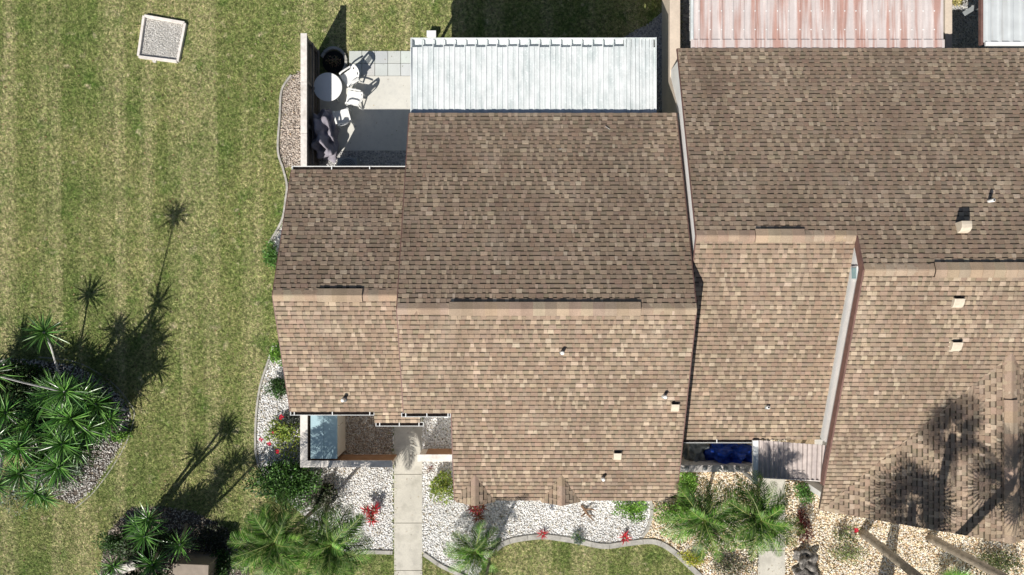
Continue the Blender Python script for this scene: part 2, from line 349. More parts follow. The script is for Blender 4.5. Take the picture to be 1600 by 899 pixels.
# ------------------------------------------------------------ paths, slabs and edging
def slab_path(name, px0, px1, vs_, label):
    root = empty(name, G((px0+px1)/2, vs_[0]+20), 0, label, 'path'); inv = root.location
    root['kind'] = 'structure'; del root['category']
    for i in range(len(vs_)-1):
        a, b = G(px0, vs_[i]), G(px1, vs_[i+1]); m = MB(); m.box(a.x, b.x, b.y+.008, a.y-.008, -.05, .035)
        m.build('paving_slab', M['concrete'], root, inv, bevel=.006)
slab_path('walkway', 616, 660, [640, 741, 817, 891, 965], 'pale concrete front walkway between the white pebble beds')
slab_path('walkway', 1184, 1226, [700, 742, 800, 860, 930], 'concrete walkway through the tan pebbles under the palm')
root = empty('patio', G(600, 160), 0); tag(root, 'fenced concrete patio with a double row of grey pavers', kind='structure'); pi = root.location
m = MB(); a, b = G(500, 119), G(652, 236); m.box(a.x, b.x, b.y, a.y-.01, -.05, .035); m.build('slab', M['slab'], root, pi, bevel=.006)
for r_ in range(2):
    for c_ in range(6):
        u0 = 545.5 + c_*20.2; v0 = 80 + r_*19.6; a, b = G(u0+.35, v0+.35), G(u0+19.9, v0+19.2)
        m = MB(); cc = jit((.56, .57, .56), .08); z = .033 + R.uniform(0, .006); m.box(a.x, b.x, b.y, a.y, -.05, z, cc)
        m.build('paver', M['paver'], root, pi, bevel=.005)
m = MB(); a, b = G(646, 86), G(1020, 190); m.box(a.x, b.x, b.y, a.y, -.05, .030); m.build('porch_slab', M['slab'], root, pi)

def edging(pts, label, w=.13, h=.075, name='garden_edging', closed=False, step=.55):
    P = [Vector((*p, 0)) for p in wpoly(pts)]
    # smooth and split into cast pieces
    S = []
    for i in range(len(P)-1):
        p0, p1, p2, p3 = P[max(i-1, 0)], P[i], P[i+1], P[min(i+2, len(P)-1)]
        for t in np.linspace(0, 1, 7)[:-1]:
            S.append(.5*((2*p1) + (p2-p0)*t + (2*p0-5*p1+4*p2-p3)*t*t + (3*p1-p0-3*p2+p3)*t**3))
    S.append(P[-1]); root = empty(name, S[0], 0, label, 'edging'); acc = [S[0]]; L_ = 0
    def flush():
        m = MB(); n = len(acc); vs_ = []
        for i, p in enumerate(acc):
            d = (acc[min(i+1, n-1)]-acc[max(i-1, 0)]).normalized(); s_ = Vector((-d.y, d.x, 0))
            q = p + d*(.006 if i == 0 else (-.006 if i == n-1 else 0)); ww = w*.5
            vs_ += [q+s_*ww+Vector((0, 0, -.03)), q+s_*ww*.8+Vector((0, 0, h)), q-s_*ww*.8+Vector((0, 0, h)), q-s_*ww+Vector((0, 0, -.03))]
        fs = [(3, 2, 1, 0), tuple(4*(n-1)+j for j in range(4))]
        for i in range(n-1):
            for j in range(4): fs.append((4*i+j, 4*i+(j+1) % 4, 4*i+4+(j+1) % 4, 4*i+4+j))
        m.mesh(vs_, fs); m.build('edging_block', M['curb'], root, S[0])
    for p in S[1:]:
        L_ += (p-acc[-1]).length; acc.append(p)
        if L_ > step: flush(); acc = [p]; L_ = 0
    if len(acc) > 1: flush()
edging([(456, 118), (441, 142), (438, 182), (435, 235), (443, 264), (449, 290), (447, 312), (441, 345), (421, 381)], 'curved concrete edging around the mulch outside the patio fence', w=.09)
edging([(428, 540), (418, 570), (407, 605), (401, 650), (400, 700), (406, 732)], 'thin concrete edging between lawn and white pebbles left of the house', w=.09)
edging([(556, 863), (580, 862), (614, 863)], 'short straight edging left of the front walkway', w=.16)
edging([(662, 865), (675, 874), (690, 884), (718, 897), (745, 908)], 'edging curving away right of the front walkway', w=.16)
edging([(775, 858), (785, 850), (805, 843), (845, 838), (875, 841), (905, 846), (945, 853), (985, 848), (1022, 846), (1050, 860), (1080, 887), (1096, 903), (1108, 925)], 'wavy concrete edging along the small front lawn', w=.22)
edging([(1014, 770), (1018, 800), (1012, 825), (1003, 838)], 'short curved edging dividing white from tan pebbles', w=.12)
edging([(118, 794), (152, 763), (193, 702), (210, 652), (203, 630), (172, 595), (120, 566), (60, 558)], 'edging round the spiky yucca bed on the lawn', w=.05, h=.035)

# ------------------------------------------------------------ shingled roofs
LT, MD, PK, BR = (.49, .39, .28), (.40, .305, .22), (.385, .275, .20), (.29, .21, .155)
TONES = [(.37, .275, .20), (.40, .30, .22), (.43, .33, .24), (.47, .365, .265), (.495, .39, .288), (.53, .425, .32), (.37, .27, .198), (.345, .247, .18), (.31, .222, .162), (.36, .275, .205)]
GAPC, BAND = (.315, .243, .178), (.11, .085, .06)
from mathutils import noise as mnoise
def pick_tone(p):
    k = mnoise.noise(Vector((p.x*.9, p.y*1.3, p.z)))+R.uniform(-.45, .45)
    if k > .14: return R.choice((6, 7, 8, 6, 0))
    t = R.random()
    return 5 if t < .04 else 4 if t < .20 else R.choice((0, 1, 2, 3, 9))
WID = [.09, .12, .15, .18, .22]
EXPO = .147; HT = .024
shing_cache = {}
def tooth_geo(a0, b0, a1, b1, v0, v1, hb, gr=.19):
    """a laminated tab: flat top, then the recess under the butt of the next course"""
    vm = v1-(v1-v0)*gr; am, bm = a0+(a1-a0)*(1-gr), b0+(b1-b0)*(1-gr)
    p = [(a0, v0, -.002), (b0, v0, -.002), (b0, v0, hb), (a0, v0, hb), (am, vm, hb*.96), (bm, vm, hb*.96), (am, vm, .001), (bm, vm, .001), (a1, v1, .001), (b1, v1, .001)]
    return p, [(0, 1, 2, 3), (3, 2, 5, 4), (4, 5, 7, 6), (6, 7, 9, 8), (0, 3, 4, 6), (1, 7, 5, 2)]
class Roof:
    def __init__(s, house, inv): s.house = house; s.inv = inv; s.cand = []; s.n = 0
    def slope(s, name, O, U, Vd, polys, thick=.10, deckmat='deck'):
        """O origin at low edge; U along courses; Vd up the slope; polys = convex (u,v) polygons"""
        U, Vd = Vector(U).normalized(), Vector(Vd).normalized(); N = U.cross(Vd)
        mx = Matrix(((U.x, Vd.x, N.x, O[0]), (U.y, Vd.y, N.y, O[1]), (U.z, Vd.z, N.z, O[2]), (0, 0, 0, 1)))
        d = MB()
        for poly in polys: d.prism(poly, -thick, -.004, fn=lambda x, y, z: mx @ Vector((x, y, z)))
        deck = d.build(name, M[deckmat], s.house, s.inv)
        fm = MB()
        for poly in polys:
            vmax = max(p[1] for p in poly); vmin = min(p[1] for p in poly); k = math.floor(vmin/EXPO); pa = np.asarray(poly)
            def span(v):
                xs = []
                for i in range(len(poly)):
                    (x0, y0), (x1, y1) = poly[i], poly[(i+1) % len(poly)]
                    if min(y0, y1)-1e-9 <= v <= max(y0, y1)+1e-9 and abs(y1-y0) > 1e-9: xs.append(x0+(x1-x0)*(v-y0)/(y1-y0))
                return (min(xs), max(xs)) if len(xs) > 1 else (xs[0], xs[0]) if xs else None
            while k*EXPO < vmax:
                v0, v1 = max(k*EXPO, vmin), min((k+1)*EXPO, vmax); k += 1
                if v1-v0 < .01: continue
                s0, s1 = span(v0+1e-6), span(v1-1e-6)
                if not s0 or not s1: continue
                a, b = min(s0[0], s1[0]), max(s0[1], s1[1]); u = a - R.uniform(0, .25); gap = R.random() < .5
                jv = R.uniform(-.003, .003)
                while u < b:
                    w = R.choice(WID) if not gap else R.choice((.08, .11, .14, .17)); taper = .012 if not gap else -.012
                    la, lb, ha, hb_ = u, u+w, u+taper, u+w-taper
                    cl = lambda x, s_: min(max(x, s_[0]), s_[1])
                    full = la > max(s0[0], s1[0])+.01 and lb < min(s0[1], s1[1])-.01 and v1-v0 > EXPO*.98
                    if gap:
                        A, B, A1, B1 = cl(u, s0), cl(u+w, s0), cl(u, s1), cl(u+w, s1)
                        if B-A > .004 or B1-A1 > .004:
                            f = .30; vb = v1-(v1-v0)*f; Am, Bm = A+(A1-A)*(1-f), B+(B1-B)*(1-f)
                            tn = jit(GAPC, .09)
                            h0, hm = .015, .014
                            P = [mx @ Vector(q) for q in ((A, v0, -.002), (B, v0, -.002), (B, v0, h0), (A, v0, h0), (Bm, vb, hm), (Am, vb, hm), (B1, v1, .001), (A1, v1, .001), (Am, vb, .001), (Bm, vb, .001))]
                            n = len(fm.v); fm.v += [tuple(q) for q in P]
                            fm.f += [(n, n+1, n+2, n+3), (n+3, n+2, n+4, n+5), (n+5, n+4, n+9, n+8), (n+8, n+9, n+6, n+7)]; bd = jit(BAND, .18); fm.c += [tn, tn, bd, bd]
                    else:
                        ti = pick_tone(mx @ Vector((u, v0, 0))); h = HT
                        if full:
                            s.cand.append((deck, fm, mx, Vector((u, v0, 0)), w, ti, (mx @ Vector((u, v0, 0)))))
                        else:
                            A, B, A1, B1 = cl(u, s0), cl(u+w, s0), cl(u, s1), cl(u+w, s1)
                            if B-A > .004 or B1-A1 > .004:
                                p, f = tooth_geo(A, B, A1, B1, v0, v1, h); fm.mesh([mx @ Vector(q) for q in p], f, jit(TONES[ti], .06))
                    u += w; gap = not gap if R.random() < .86 else gap
        s.pending = getattr(s, 'pending', []) + [(fm, deck)]
        return deck, mx
    def finish(s, nmax=300):
        s.cand.sort(key=lambda c: (c[6].x**2 + c[6].y**2)/(H-c[6].z)**2)
        for i, (deck, fm, mx, o, w, ti, _) in enumerate(s.cand):
            if i < nmax:
                vv = R.randrange(2); key = (w, ti, vv)
                if key not in shing_cache:
                    p, f = tooth_geo(0, w, .010, w-.010, 0, EXPO, HT); b = MB(); b.mesh(p, f, jit(TONES[ti], .06)); shing_cache[key] = b.data('shingle', M['shingle'])
                ob = bpy.data.objects.new('shingle', shing_cache[key]); C.objects.link(ob); ob.parent = deck
                ob.matrix_basis = mx @ Matrix.Translation(o)
            else:
                p, f = tooth_geo(0, w, .010, w-.010, 0, EXPO, HT)
                fm.mesh([mx @ (Vector(q)+o) for q in p], f, jit(TONES[ti], .06))
        for fm, deck in s.pending:
            tag(fm.build('shingle_field', M['shingle'], deck), None, None, None, 'stuff')

def ridge_caps(par, inv, p0, p1, sl, wid=.165, name='ridge_cap'):
    """folded cap shingles over a ridge from p0 to p1, half width wid"""
    p0, p1 = Vector(p0), Vector(p1); d = (p1-p0); L_ = d.length; d.normalize(); s_ = Vector((d.y, -d.x, 0)); n = max(1, int(L_/.30)); st = L_/n
    root = None
    cols = [(.42, .315, .23), (.40, .30, .22), (.44, .335, .245)]
    m = MB()
    for i in range(n):
        c = jit(R.choice(cols), .1); a = p0+d*(i*st); b = p0+d*((i+1)*st); z0, z1 = .018, .034
        q = []
        for p, z in ((a, z1), (b+d*.02, z0)):
            q += [p+s_*wid+Vector((0, 0, z-sl*wid)), p+s_*.02+Vector((0, 0, z-.004)), p-s_*.02+Vector((0, 0, z-.004)), p-s_*wid+Vector((0, 0, z-sl*wid))]
        r = [x-Vector((0, 0, .03)) for x in q]
        m.mesh(q+r, [(0, 1, 5, 4), (1, 2, 6, 5), (2, 3, 7, 6), (0, 4, 12, 8), (3, 11, 15, 7), (0, 8, 9, 1), (1, 9, 10, 2), (2, 10, 11, 3)], c)
    return m.build(name, M['shingle'], par, inv)
def ridge_vent(par, inv, p0, p1, sl, wid=.20, h=.075):
    p0, p1 = Vector(p0), Vector(p1); d = (p1-p0); L_ = d.length; d.normalize(); s_ = Vector((d.y, -d.x, 0)); Z = Vector((0, 0, 1)); m = MB()
    e = []
    for p in (p0, p1):
        e += [p+s_*(wid-.02)-Z*(sl*wid-.0), p+s_*(wid-.02)+Z*(h-sl*wid-.015), p-s_*(wid-.02)+Z*(h-sl*wid-.015), p-s_*(wid-.02)-Z*(sl*wid), p+Z*(h-.02)]
    m.mesh(e, [(0, 5, 6, 1), (2, 7, 8, 3), (0, 1, 4, 2, 3), (8, 7, 9, 6, 5)])
    v = m.build('ridge_vent', M['black'], par, inv)
    n = max(1, int(L_/.33)); st = L_/n; cols = [(.42, .315, .23), (.40, .30, .22), (.45, .345, .25)]
    for i in range(n):
        c = MB(); a = p0+d*(i*st); b = p0+d*((i+1)*st); cc = jit(R.choice(cols), .1); q = []
        for p, z in ((a, h+.012), (b, h)):
            q += [p+s_*wid+Z*(z-sl*wid), p+Z*z, p-s_*wid+Z*(z-sl*wid)]
        c.mesh(q+[x-Z*.016 for x in q], [(0, 1, 4, 3), (1, 2, 5, 4), (0, 3, 9, 6), (2, 8, 11, 5), (0, 6, 7, 1), (1, 7, 8, 2), (3, 4, 10, 9), (4, 5, 11, 10)], cc)
        c.build('cap_shingle', M['shingle'], v)
    return v
def gable_block(par, inv, x0, x1, prof, mtl='stucco', name='wall'):
    m = MB(); n = len(prof); pts = [(x0, y, z) for y, z in prof]+[(x1, y, z) for y, z in prof]
    m.mesh(pts, [tuple(range(n)), tuple(range(n, 2*n))[::-1]]+[(i, n+i, n+(i+1) % n, (i+1) % n) for i in range(n)])
    return m.build(name, M[mtl], par, inv)
def gutter(par, inv, x0, x1, y, z, out, hang, w=.125, h=.11, name='gutter'):
    """trough along x, outer lip at y+out*w"""
    m = MB(); t = .012; a, b = (y, y+out*t), (y+out*(w-t), y+out*w)
    m.box(x0, x1, min(b), max(b), z-h, z+.004); m.box(x0, x1, min(a), max(a), z-h, z-.01)
    m.box(x0, x0+t*1.6, min(y, y+out*w), max(y, y+out*w), z-h, z+.002); m.box(x1-t*1.6, x1, min(y, y+out*w), max(y, y+out*w), z-h, z+.002)
    g = m.build(name, M['whitemetal'], par, inv)
    f = MB(); f.box(x0+.02, x1-.02, min(y+out*t, y+out*(w-t)), max(y+out*t, y+out*(w-t)), z-h+.002, z-h+.02); f.build('gutter_bed', M['darkmetal'], g)
    for hx in hang:
        k = MB(); k.box(hx-.014, hx+.014, min(y, y+out*w), max(y, y+out*w), z-.004, z+.012); k.build('hanger', M['whitemetal'], g)
    return g
def vent_pipe(par, inv, u, v, zr, h=.28, r=.055, lean=(0, 0), bore=False):
    p = G(u, v, zr+h); p.z = zr; m = MB(); q = p+Vector((lean[0], lean[1], h))
    m.tube([p-Vector((0, 0, .05)), q, q+Vector((0, 0, .012))], [r, r, r*.8], 14)
    o = m.build('vent_pipe', M['pvc'], par, inv, smooth=True)
    k = MB(); k.tube([p+Vector((0, 0, -.04)), p+Vector((0, 0, .07))], [r*1.9, r*1.12], 14); k.build('boot', M['acgrey'], o, smooth=True)
    if bore: i = MB(); i.tube([q-Vector((0, 0, .12)), q+Vector((0, 0, .014))], r*.6, 12); i.build('bore', M['black'], o)
def hood_vent(par, inv, u, v, zr, w=.24, l=.30, h=.17, slope=0):
    """square cream exhaust hood, rounded front facing down the slope"""
    p = G(u, v, zr+h*.7); p.z = zr; m = MB(); sec = [(-l/2, 0), (-l/2, h*.45), (-l*.38, h*.75), (-l*.15, h*.95), (l*.2, h), (l/2, h*.98), (l/2, h*.0)]
    mxx = Matrix.Translation(p) @ Matrix.Rotation(math.atan(slope), 4, 'X'); n = len(sec)
    pts = [mxx @ Vector((-w/2, y, z-.01)) for y, z in sec]+[mxx @ Vector((w/2, y, z-.01)) for y, z in sec]
    m.mesh(pts, [tuple(range(n)), tuple(range(n, 2*n))[::-1]]+[(i, n+i, n+i+1, i+1) for i in range(n-1)])
    m.box(-w*.62, w*.62, -l*.66, l*.60, -.004, .022, mx=mxx)
    o = m.build('roof_vent', M['ventpaint'], par, inv, bevel=.012)
    k = MB(); k.box(-w*.42, w*.42, l/2, l/2+.004, .02, h*.85, mx=mxx); k.build('north_plate', M['black'], o)  # thin black plate on the hood's north face

# ---- house on the left
hA = empty('town_house', (-1, 0, 0), 0, 'end town house with tan shingle roofs and low left wing beside the lawn', 'house'); ia = hA.location
sA = .39; XA0, XA1 = -3.27, 5.24; RYA, RZA = -.61, 5.0
def zA(y): return RZA - sA*abs(y-RYA)
c1 = math.sqrt(1+sA*sA)
rA = Roof(hA, ia)
yN, yS, yS2 = 5.57, -6.80, -3.80
# north slope: U must make N point up: U = -x, V = (0,-1,s)
rA.slope('north_slope', (XA1, yN, zA(yN)), (-1, 0, 0), (0, -1, sA), [[(0, 0), (XA1-XA0, 0), (XA1-XA0, (yN-RYA)*c1), (0, (yN-RYA)*c1)]])
xn = -1.83
kS = (RYA-yS)*c1; k2 = (yS2-yS)*c1
rA.slope('south_slope', (XA0, yS, zA(yS)), (1, 0, 0), (0, 1, sA), [[(xn-XA0, 0), (XA1-XA0, 0), (XA1-XA0, kS), (xn-XA0, kS)], [(0, k2), (xn-XA0, k2), (xn-XA0, kS), (0, kS)]])
# wing
sW = .44; WX0 = -7.0; RYW, RZW = -.23, 4.45; cW = math.sqrt(1+sW*sW)
def zW(y): return RZW - sW*abs(y-RYW)
wN, wS, wP = 3.74, -3.92, -4.30
rA.slope('wing_north_slope', (XA0-.004, wN, zW(wN)), (-1, 0, 0), (0, -1, sW), [[(0, 0), (XA0-.004-WX0, 0), (XA0-.004-WX0, (wN-RYW)*cW), (0, (wN-RYW)*cW)]])
kk = (wS-wP)*cW
rA.slope('wing_south_slope', (WX0, wP, zW(wP)), (1, 0, 0), (0, 1, sW), [[(0, kk), (XA0-.004-WX0, kk), (XA0-.004-WX0, (RYW-wP)*cW), (0, (RYW-wP)*cW)], [(-4.38-WX0, 0), (-2.92-WX0, 0), (-2.92-WX0, kk), (-4.38-WX0, kk)]])
# small eyebrow gables on the south eave
for gx0, hw in ((G(742, 785, 2.9).x, .62), (G(877, 787, 2.9).x, .62)):
    zr = 2.95; yb = -6.86; ys_ = RYA-(RZA-zr)/sA; se = (zr-zA(yS))/hw; cs = math.sqrt(1+se*se); Lr = ys_-yb
    rA.slope('gable_slope', (gx0-hw, ys_, zr-se*hw), (0, -1, 0), (1, 0, se), [[(Lr, 0), (Lr, hw*cs), (0, hw*cs), (Lr-.06, 0)]], thick=.05)
    rA.slope('gable_slope', (gx0+hw, yb, zr-se*hw), (0, 1, 0), (-1, 0, se), [[(0, 0), (.06, 0), (Lr, hw*cs), (0, hw*cs)]], thick=.05)
    ridge_caps(hA, ia, (gx0, yb, zr), (gx0, ys_-.05, zr), se, .13)
    b = MB(); b.mesh([(gx0-hw+.05, yb+.06, zr-se*hw-.02), (gx0+hw-.05, yb+.06, zr-se*hw-.02), (gx0, yb+.06, zr-.06), (gx0-hw+.05, yb+.12, zr-se*hw-.02), (gx0+hw-.05, yb+.12, zr-se*hw-.02), (gx0, yb+.12, zr-.06)], [(0, 1, 2), (5, 4, 3), (0, 3, 4, 1), (1, 4, 5, 2), (2, 5, 3, 0)]); b.build('gable_board', M['stucco'], hA, ia)
rA.finish()
ridge_caps(hA, ia, (XA0, RYA, RZA), (XA1, RYA, RZA), sA)
ridge_caps(hA, ia, (WX0, RYW, RZW), (XA0-.01, RYW, RZW), sW)
ridge_vent(hA, ia, (G(702, 480, 5).x, RYA, RZA), (G(1001, 480, 5).x, RYA, RZA), sA)
ridge_vent(hA, ia, (G(496, 462, 4.45).x, RYW, RZW), (G(566, 462, 4.45).x, RYW, RZW), sW)
def prof(y0, y1, zf, ry, rz, dz): return [(y0, -.1), (y1, -.1), (y1, zf(y1)-dz), (ry, rz-dz), (y0, zf(y0)-dz)]
gable_block(hA, ia, -1.55, XA1-.06, prof(-6.4, 5.15, zA, RYA, RZA, .13))
gable_block(hA, ia, -3.15, -1.56, prof(-3.45, 5.15, zA, RYA, RZA, .13))
gable_block(hA, ia, -6.80, -3.16, prof(-3.60, 3.42, zW, RYW, RZW, .14))
def rake(par, inv, x, y0, y1, zf, ry, hgt=.18, t=.03, name='rake_board', mtl='fascia', up=.006):
    m = MB()
    ys = [y0] + ([ry] if min(y0, y1) < ry < max(y0, y1) else []) + [y1]
    for a, b in zip(ys, ys[1:]):
        m.mesh([(xx, y, zf(y)-dz) for xx in (x-t/2, x+t/2) for y, dz in ((a, hgt), (b, hgt), (b, -up), (a, -up))], [(3, 2, 1, 0), (4, 5, 6, 7), (0, 1, 5, 4), (1, 2, 6, 5), (2, 3, 7, 6), (3, 0, 4, 7)])
    return m.build(name, M[mtl], par, inv)
rake(hA, ia, XA1+.017, yS, yN, zA, RYA, .16, mtl='fascia'); rake(hA, ia, WX0-.017, wS, wN, zW, RYW, .16); rake(hA, ia, XA0-.017, yS2, yN, zA, RYA, .16)
rake(hA, ia, xn-.017, yS, yS2-.01, zA, RYA, .16)
m = MB(); m.box(XA0, XA1, yN-.03, yN, zA(yN)-.2, zA(yN)-.012); m.box(xn, XA1, yS, yS+.03, zA(yS)-.2, zA(yS)-.012); m.build('fascia_board', M['fascia'], hA, ia)
gutter(hA, ia, WX0, XA0-.03, wN, zW(wN)-.005, 1, [G(u, 265, 2.95).x for u in (515, 575)])
gutter(hA, ia, WX0-.02, G(583, 650, 3).x, wS, zW(wS)-.01, -1, [G(u, 650, 3).x for u in (457, 517, 576)])
gutter(hA, ia, G(584, 666, 2.95).x, G(660, 666, 2.95).x, wP, zW(wP)-.01, -1, [G(u, 666, 2.9).x for u in (591, 622, 653)])
gutter(hA, ia, G(627, 645, 3.75).x, xn-.03, yS2, zA(yS2)-.01, -1, [G(u, 645, 3.75).x for u in (634, 667, 700)])
vent_pipe(hA, ia, 879, 552, zA(-2.0)); vent_pipe(hA, ia, 1040, 621, zA(-3.3), h=.26); vent_pipe(hA, ia, 943, 750, zA(-6.1), h=.26)
vent_pipe(hA, ia, 535, 626, zW(-3.45), h=.26)
hood_vent(hA, ia, 1055, 636, zA(-3.65), slope=sA); hood_vent(hA, ia, 965, 712, zA(-5.25), slope=sA)
# porch post and front door alcove under the entry roof
m = MB(); m.box(-3.06, -2.96, -4.24, -4.14, 0, zW(-4.2)-.12); m.build('porch_post', M['stucco'], hA, ia)
m = MB(); m.box(-4.1, -3.3, -3.66, -3.61, .03, 2.1); d = m.build('front_door', M['brownwood'], hA, ia); m = MB(); m.tube([(-3.4, -3.68, 1.0), (-3.4, -3.73, 1.0)], .03, 8); m.build('handle', M['acgrey'], d)

# ---- patio pan roof of the left house
pr = MB(); LX0, LX1 = -3.24, 4.62; LY0, LY1 = 5.22, 7.76
def zL(y): return 2.44 - (y-5.2)*.03
def sl_box(m, x0, x1, y0, y1, zf, d0, d1, col=None):
    m.mesh([(x, y, zf(y)+d) for d in (d0, d1) for y in (y0, y1) for x in (x0, x1)], [(0, 2, 3, 1), (4, 5, 7, 6), (0, 1, 5, 4), (2, 6, 7, 3), (0, 4, 6, 2), (1, 3, 7, 5)], col)
sl_box(pr, LX0, LX1, LY0, LY1, zL, -.05, -.01); pan_root = pr.build('patio_roof', M['pan'], hA, ia)
xr = G(975, 60, 2.4).x; npan = 20; pw = (xr-LX0)/npan
for i in range(npan):
    m = MB(); x = LX0+i*pw; sl_box(m, x+.003, x+pw-.003, LY0, LY1+.03*(i % 2), zL, -.008, R.uniform(.003, .008))
    for xx in (x+.004,): sl_box(m, xx-.016, xx+.016, LY0+.32, LY1+.27, zL, -.006, .028)
    xm = x+pw*.52; sl_box(m, xm-.012, xm+.012, LY0+.34, LY1, zL, -.006, .020)
    m.build('roof_pan', M['pan'], pan_root)
m = MB(); x = xr
while x < LX1-.05:
    w = R.choice([.05, .09, .12]); sl_box(m, x, min(x+w-.015, LX1), LY0+.3, 8.03, zL, -.008, R.choice([.02, .035, .012])); x += w
sl_box(m, xr, LX1, LY0, LY0+.3, zL, -.008, .006); m.build('ribbed_sheet', M['pan'], pan_root)
m = MB(); z0 = zL(7.9)
m.box(LX0, xr, 7.765, 8.03, z0-.13, z0-.115); m.box(LX0-.03, xr, 8.03, 8.05, z0-.13, z0+.05); m.box(LX0-.03, LX0, 7.7, 8.03, z0-.13, z0+.05); m.box(LX1, LX1+.03, LY0, 8.05, z0-.1, z0+.09)
m.box(xr, LX1+.03, 8.035, 8.055, z0-.1, z0+.05); m.box(LX0-.03, LX0-.004, LY0, 7.7, z0-.1, z0+.08)
m.build('end_gutter', M['pan'], pan_root)
for x in (LX0+.08, .7, LX1-.08):
    m = MB(); m.box(x-.04, x+.04, 7.62, 7.70, .03, zL(7.7)-.05); m.build('roof_post', M['whitemetal'], hA, ia)
m = MB(); m.box(LX0+.02, LX1-.02, 7.60, 7.72, zL(7.7)-.16, zL(7.7)-.055); m.build('roof_beam', M['whitemetal'], hA, ia)

# ---- house on the right
hB = empty('town_house', (10, 0, 0), 0, 'larger town house on the right with stepped tan roofs under palm shadows', 'house'); ib = hB.location
sB = .37; cB = math.sqrt(1+sB*sB); MX0, MX1, BX1 = 5.345, 10.02, 21.0
rB = Roof(hB, ib); RYM, RZM = 1.5, 4.65; RYB = .50; RZB = RZM+sB*(RYM-RYB); BN = 7.72
def zBn(y): return RZM - sB*(y-RYM)
def zM(y): return RZM - sB*abs(y-RYM)
def zB(y): return RZB - sB*abs(y-RYB)
rB.slope('north_slope', (BX1, BN, zBn(BN)), (-1, 0, 0), (0, -1, sB), [[(0, 0), (BX1-MX1, 0), (BX1-MX1, (BN-RYB)*cB), (0, (BN-RYB)*cB)], [(BX1-MX1, 0), (BX1-MX0, 0), (BX1-MX0, (BN-RYM)*cB), (BX1-MX1, (BN-RYM)*cB)]])
MS = -4.92
rB.slope('lower_south_slope', (MX0, MS, zM(MS)), (1, 0, 0), (0, 1, sB), [[(0, 0), (MX1-.05-MX0, 0), (MX1-.05-MX0, (RYM-MS)*cB), (0, (RYM-MS)*cB)]])
BS = -7.25; GX, GZ = 14.86, 4.1; GY = RYB-(RZB-GZ)/sB; zc = zB(BS); hw = GX-MX1; sG = (GZ-zc)/hw; cG = math.sqrt(1+sG*sG)
rB.slope('upper_south_slope', (MX1, BS, zc), (1, 0, 0), (0, 1, sB), [[(0, 0), (GX-MX1, (GY-BS)*cB), (GX+hw-MX1, 0), (GX+hw-MX1, (RYB-BS)*cB), (0, (RYB-BS)*cB)][:0] or
          [(0, 0), (0.001, 0), (GX-MX1, (GY-BS)*cB), (GX-MX1, (RYB-BS)*cB), (0, (RYB-BS)*cB)], [(GX-MX1, (GY-BS)*cB), (GX+hw-MX1-.001, 0), (GX+hw-MX1, 0), (GX+hw-MX1, (RYB-BS)*cB), (GX-MX1, (RYB-BS)*cB)]])
GS = -7.62
rB.slope('gable_slope', (MX1, GY, zc), (0, -1, 0), (1, 0, sG), [[(GY-BS, 0), (GY-BS+.0005, 0), (GY-GS, hw*cG), (0, hw*cG)]])
rB.slope('gable_slope', (GX+hw, GS, zc), (0, 1, 0), (-1, 0, sG), [[(BS-GS, 0), (BS-GS+.001, 0), (GY-GS, hw*cG), (0, hw*cG)]])
rB.finish()
ridge_caps(hB, ib, (MX0, RYM, RZM), (MX1-.03, RYM, RZM), sB); ridge_caps(hB, ib, (MX1, RYB, RZB), (BX1, RYB, RZB), sB)
ridge_caps(hB, ib, (GX, GS, GZ), (GX, GY+.1, GZ), sG)
ridge_vent(hB, ib, (G(1180, 368, 4.65).x, RYM, RZM), (G(1257, 368, 4.65).x, RYM, RZM), sB)
ridge_vent(hB, ib, (G(1460, 420, 5).x, RYB, RZB), (BX1-1, RYB, RZB), sB, wid=.22)
ridge_vent(hB, ib, (GX, GS+.25, GZ), (GX, G(1583, 625, GZ).y, GZ), sG)
gable_block(hB, ib, MX0+.03, MX1-.3, prof(-4.45, 7.35, zM, RYM, RZM, .10))
gable_block(hB, ib, MX1+.03, BX1-.3, prof(-4.95, 7.35, zB, RYB, RZB, .13))
gable_block(hB, ib, MX1+.78, BX1-.3, [(-6.85, -.1), (-4.951, -.1), (-4.951, zB(-4.951)-.13), (-6.85, zB(-6.85)-.13)])
m = MB(); m.mesh([(GX-hw+.4, -7.1, -.1), (GX+hw-.4, -7.1, -.1), (GX+hw-.4, -7.1, zc), (GX, -7.1, GZ-.16), (GX-hw+.4, -7.1, zc), (GX-hw+.4, -6.9, -.1), (GX+hw-.4, -6.9, -.1), (GX+hw-.4, -6.9, zc), (GX, -6.9, GZ-.16), (GX-hw+.4, -6.9, zc)],
       [(0, 1, 2, 3, 4), (9, 8, 7, 6, 5), (0, 5, 6, 1), (1, 6, 7, 2), (2, 7, 8, 3), (3, 8, 9, 4), (4, 9, 5, 0)]); m.build('gable_wall', M['stucco'], hB, ib)
rake(hB, ib, MX1-.02, BS+.9, RYM+.1, zB, RYB, .22, .05, up=.02); rake(hB, ib, MX0-.012, .6, BN, zM, RYM, .07, .025)
m = MB(); m.box(MX0, BX1, BN-.03, BN, zBn(BN)-.18, zBn(BN)-.012); m.build('fascia_board', M['fascia'], hB, ib)
gutter(hB, ib, MX0+.03, G(1187, 690, 2.3).x, MS, zM(MS)-.012, -1, [G(u, 690, 2.27).x for u in (1120, 1182)])
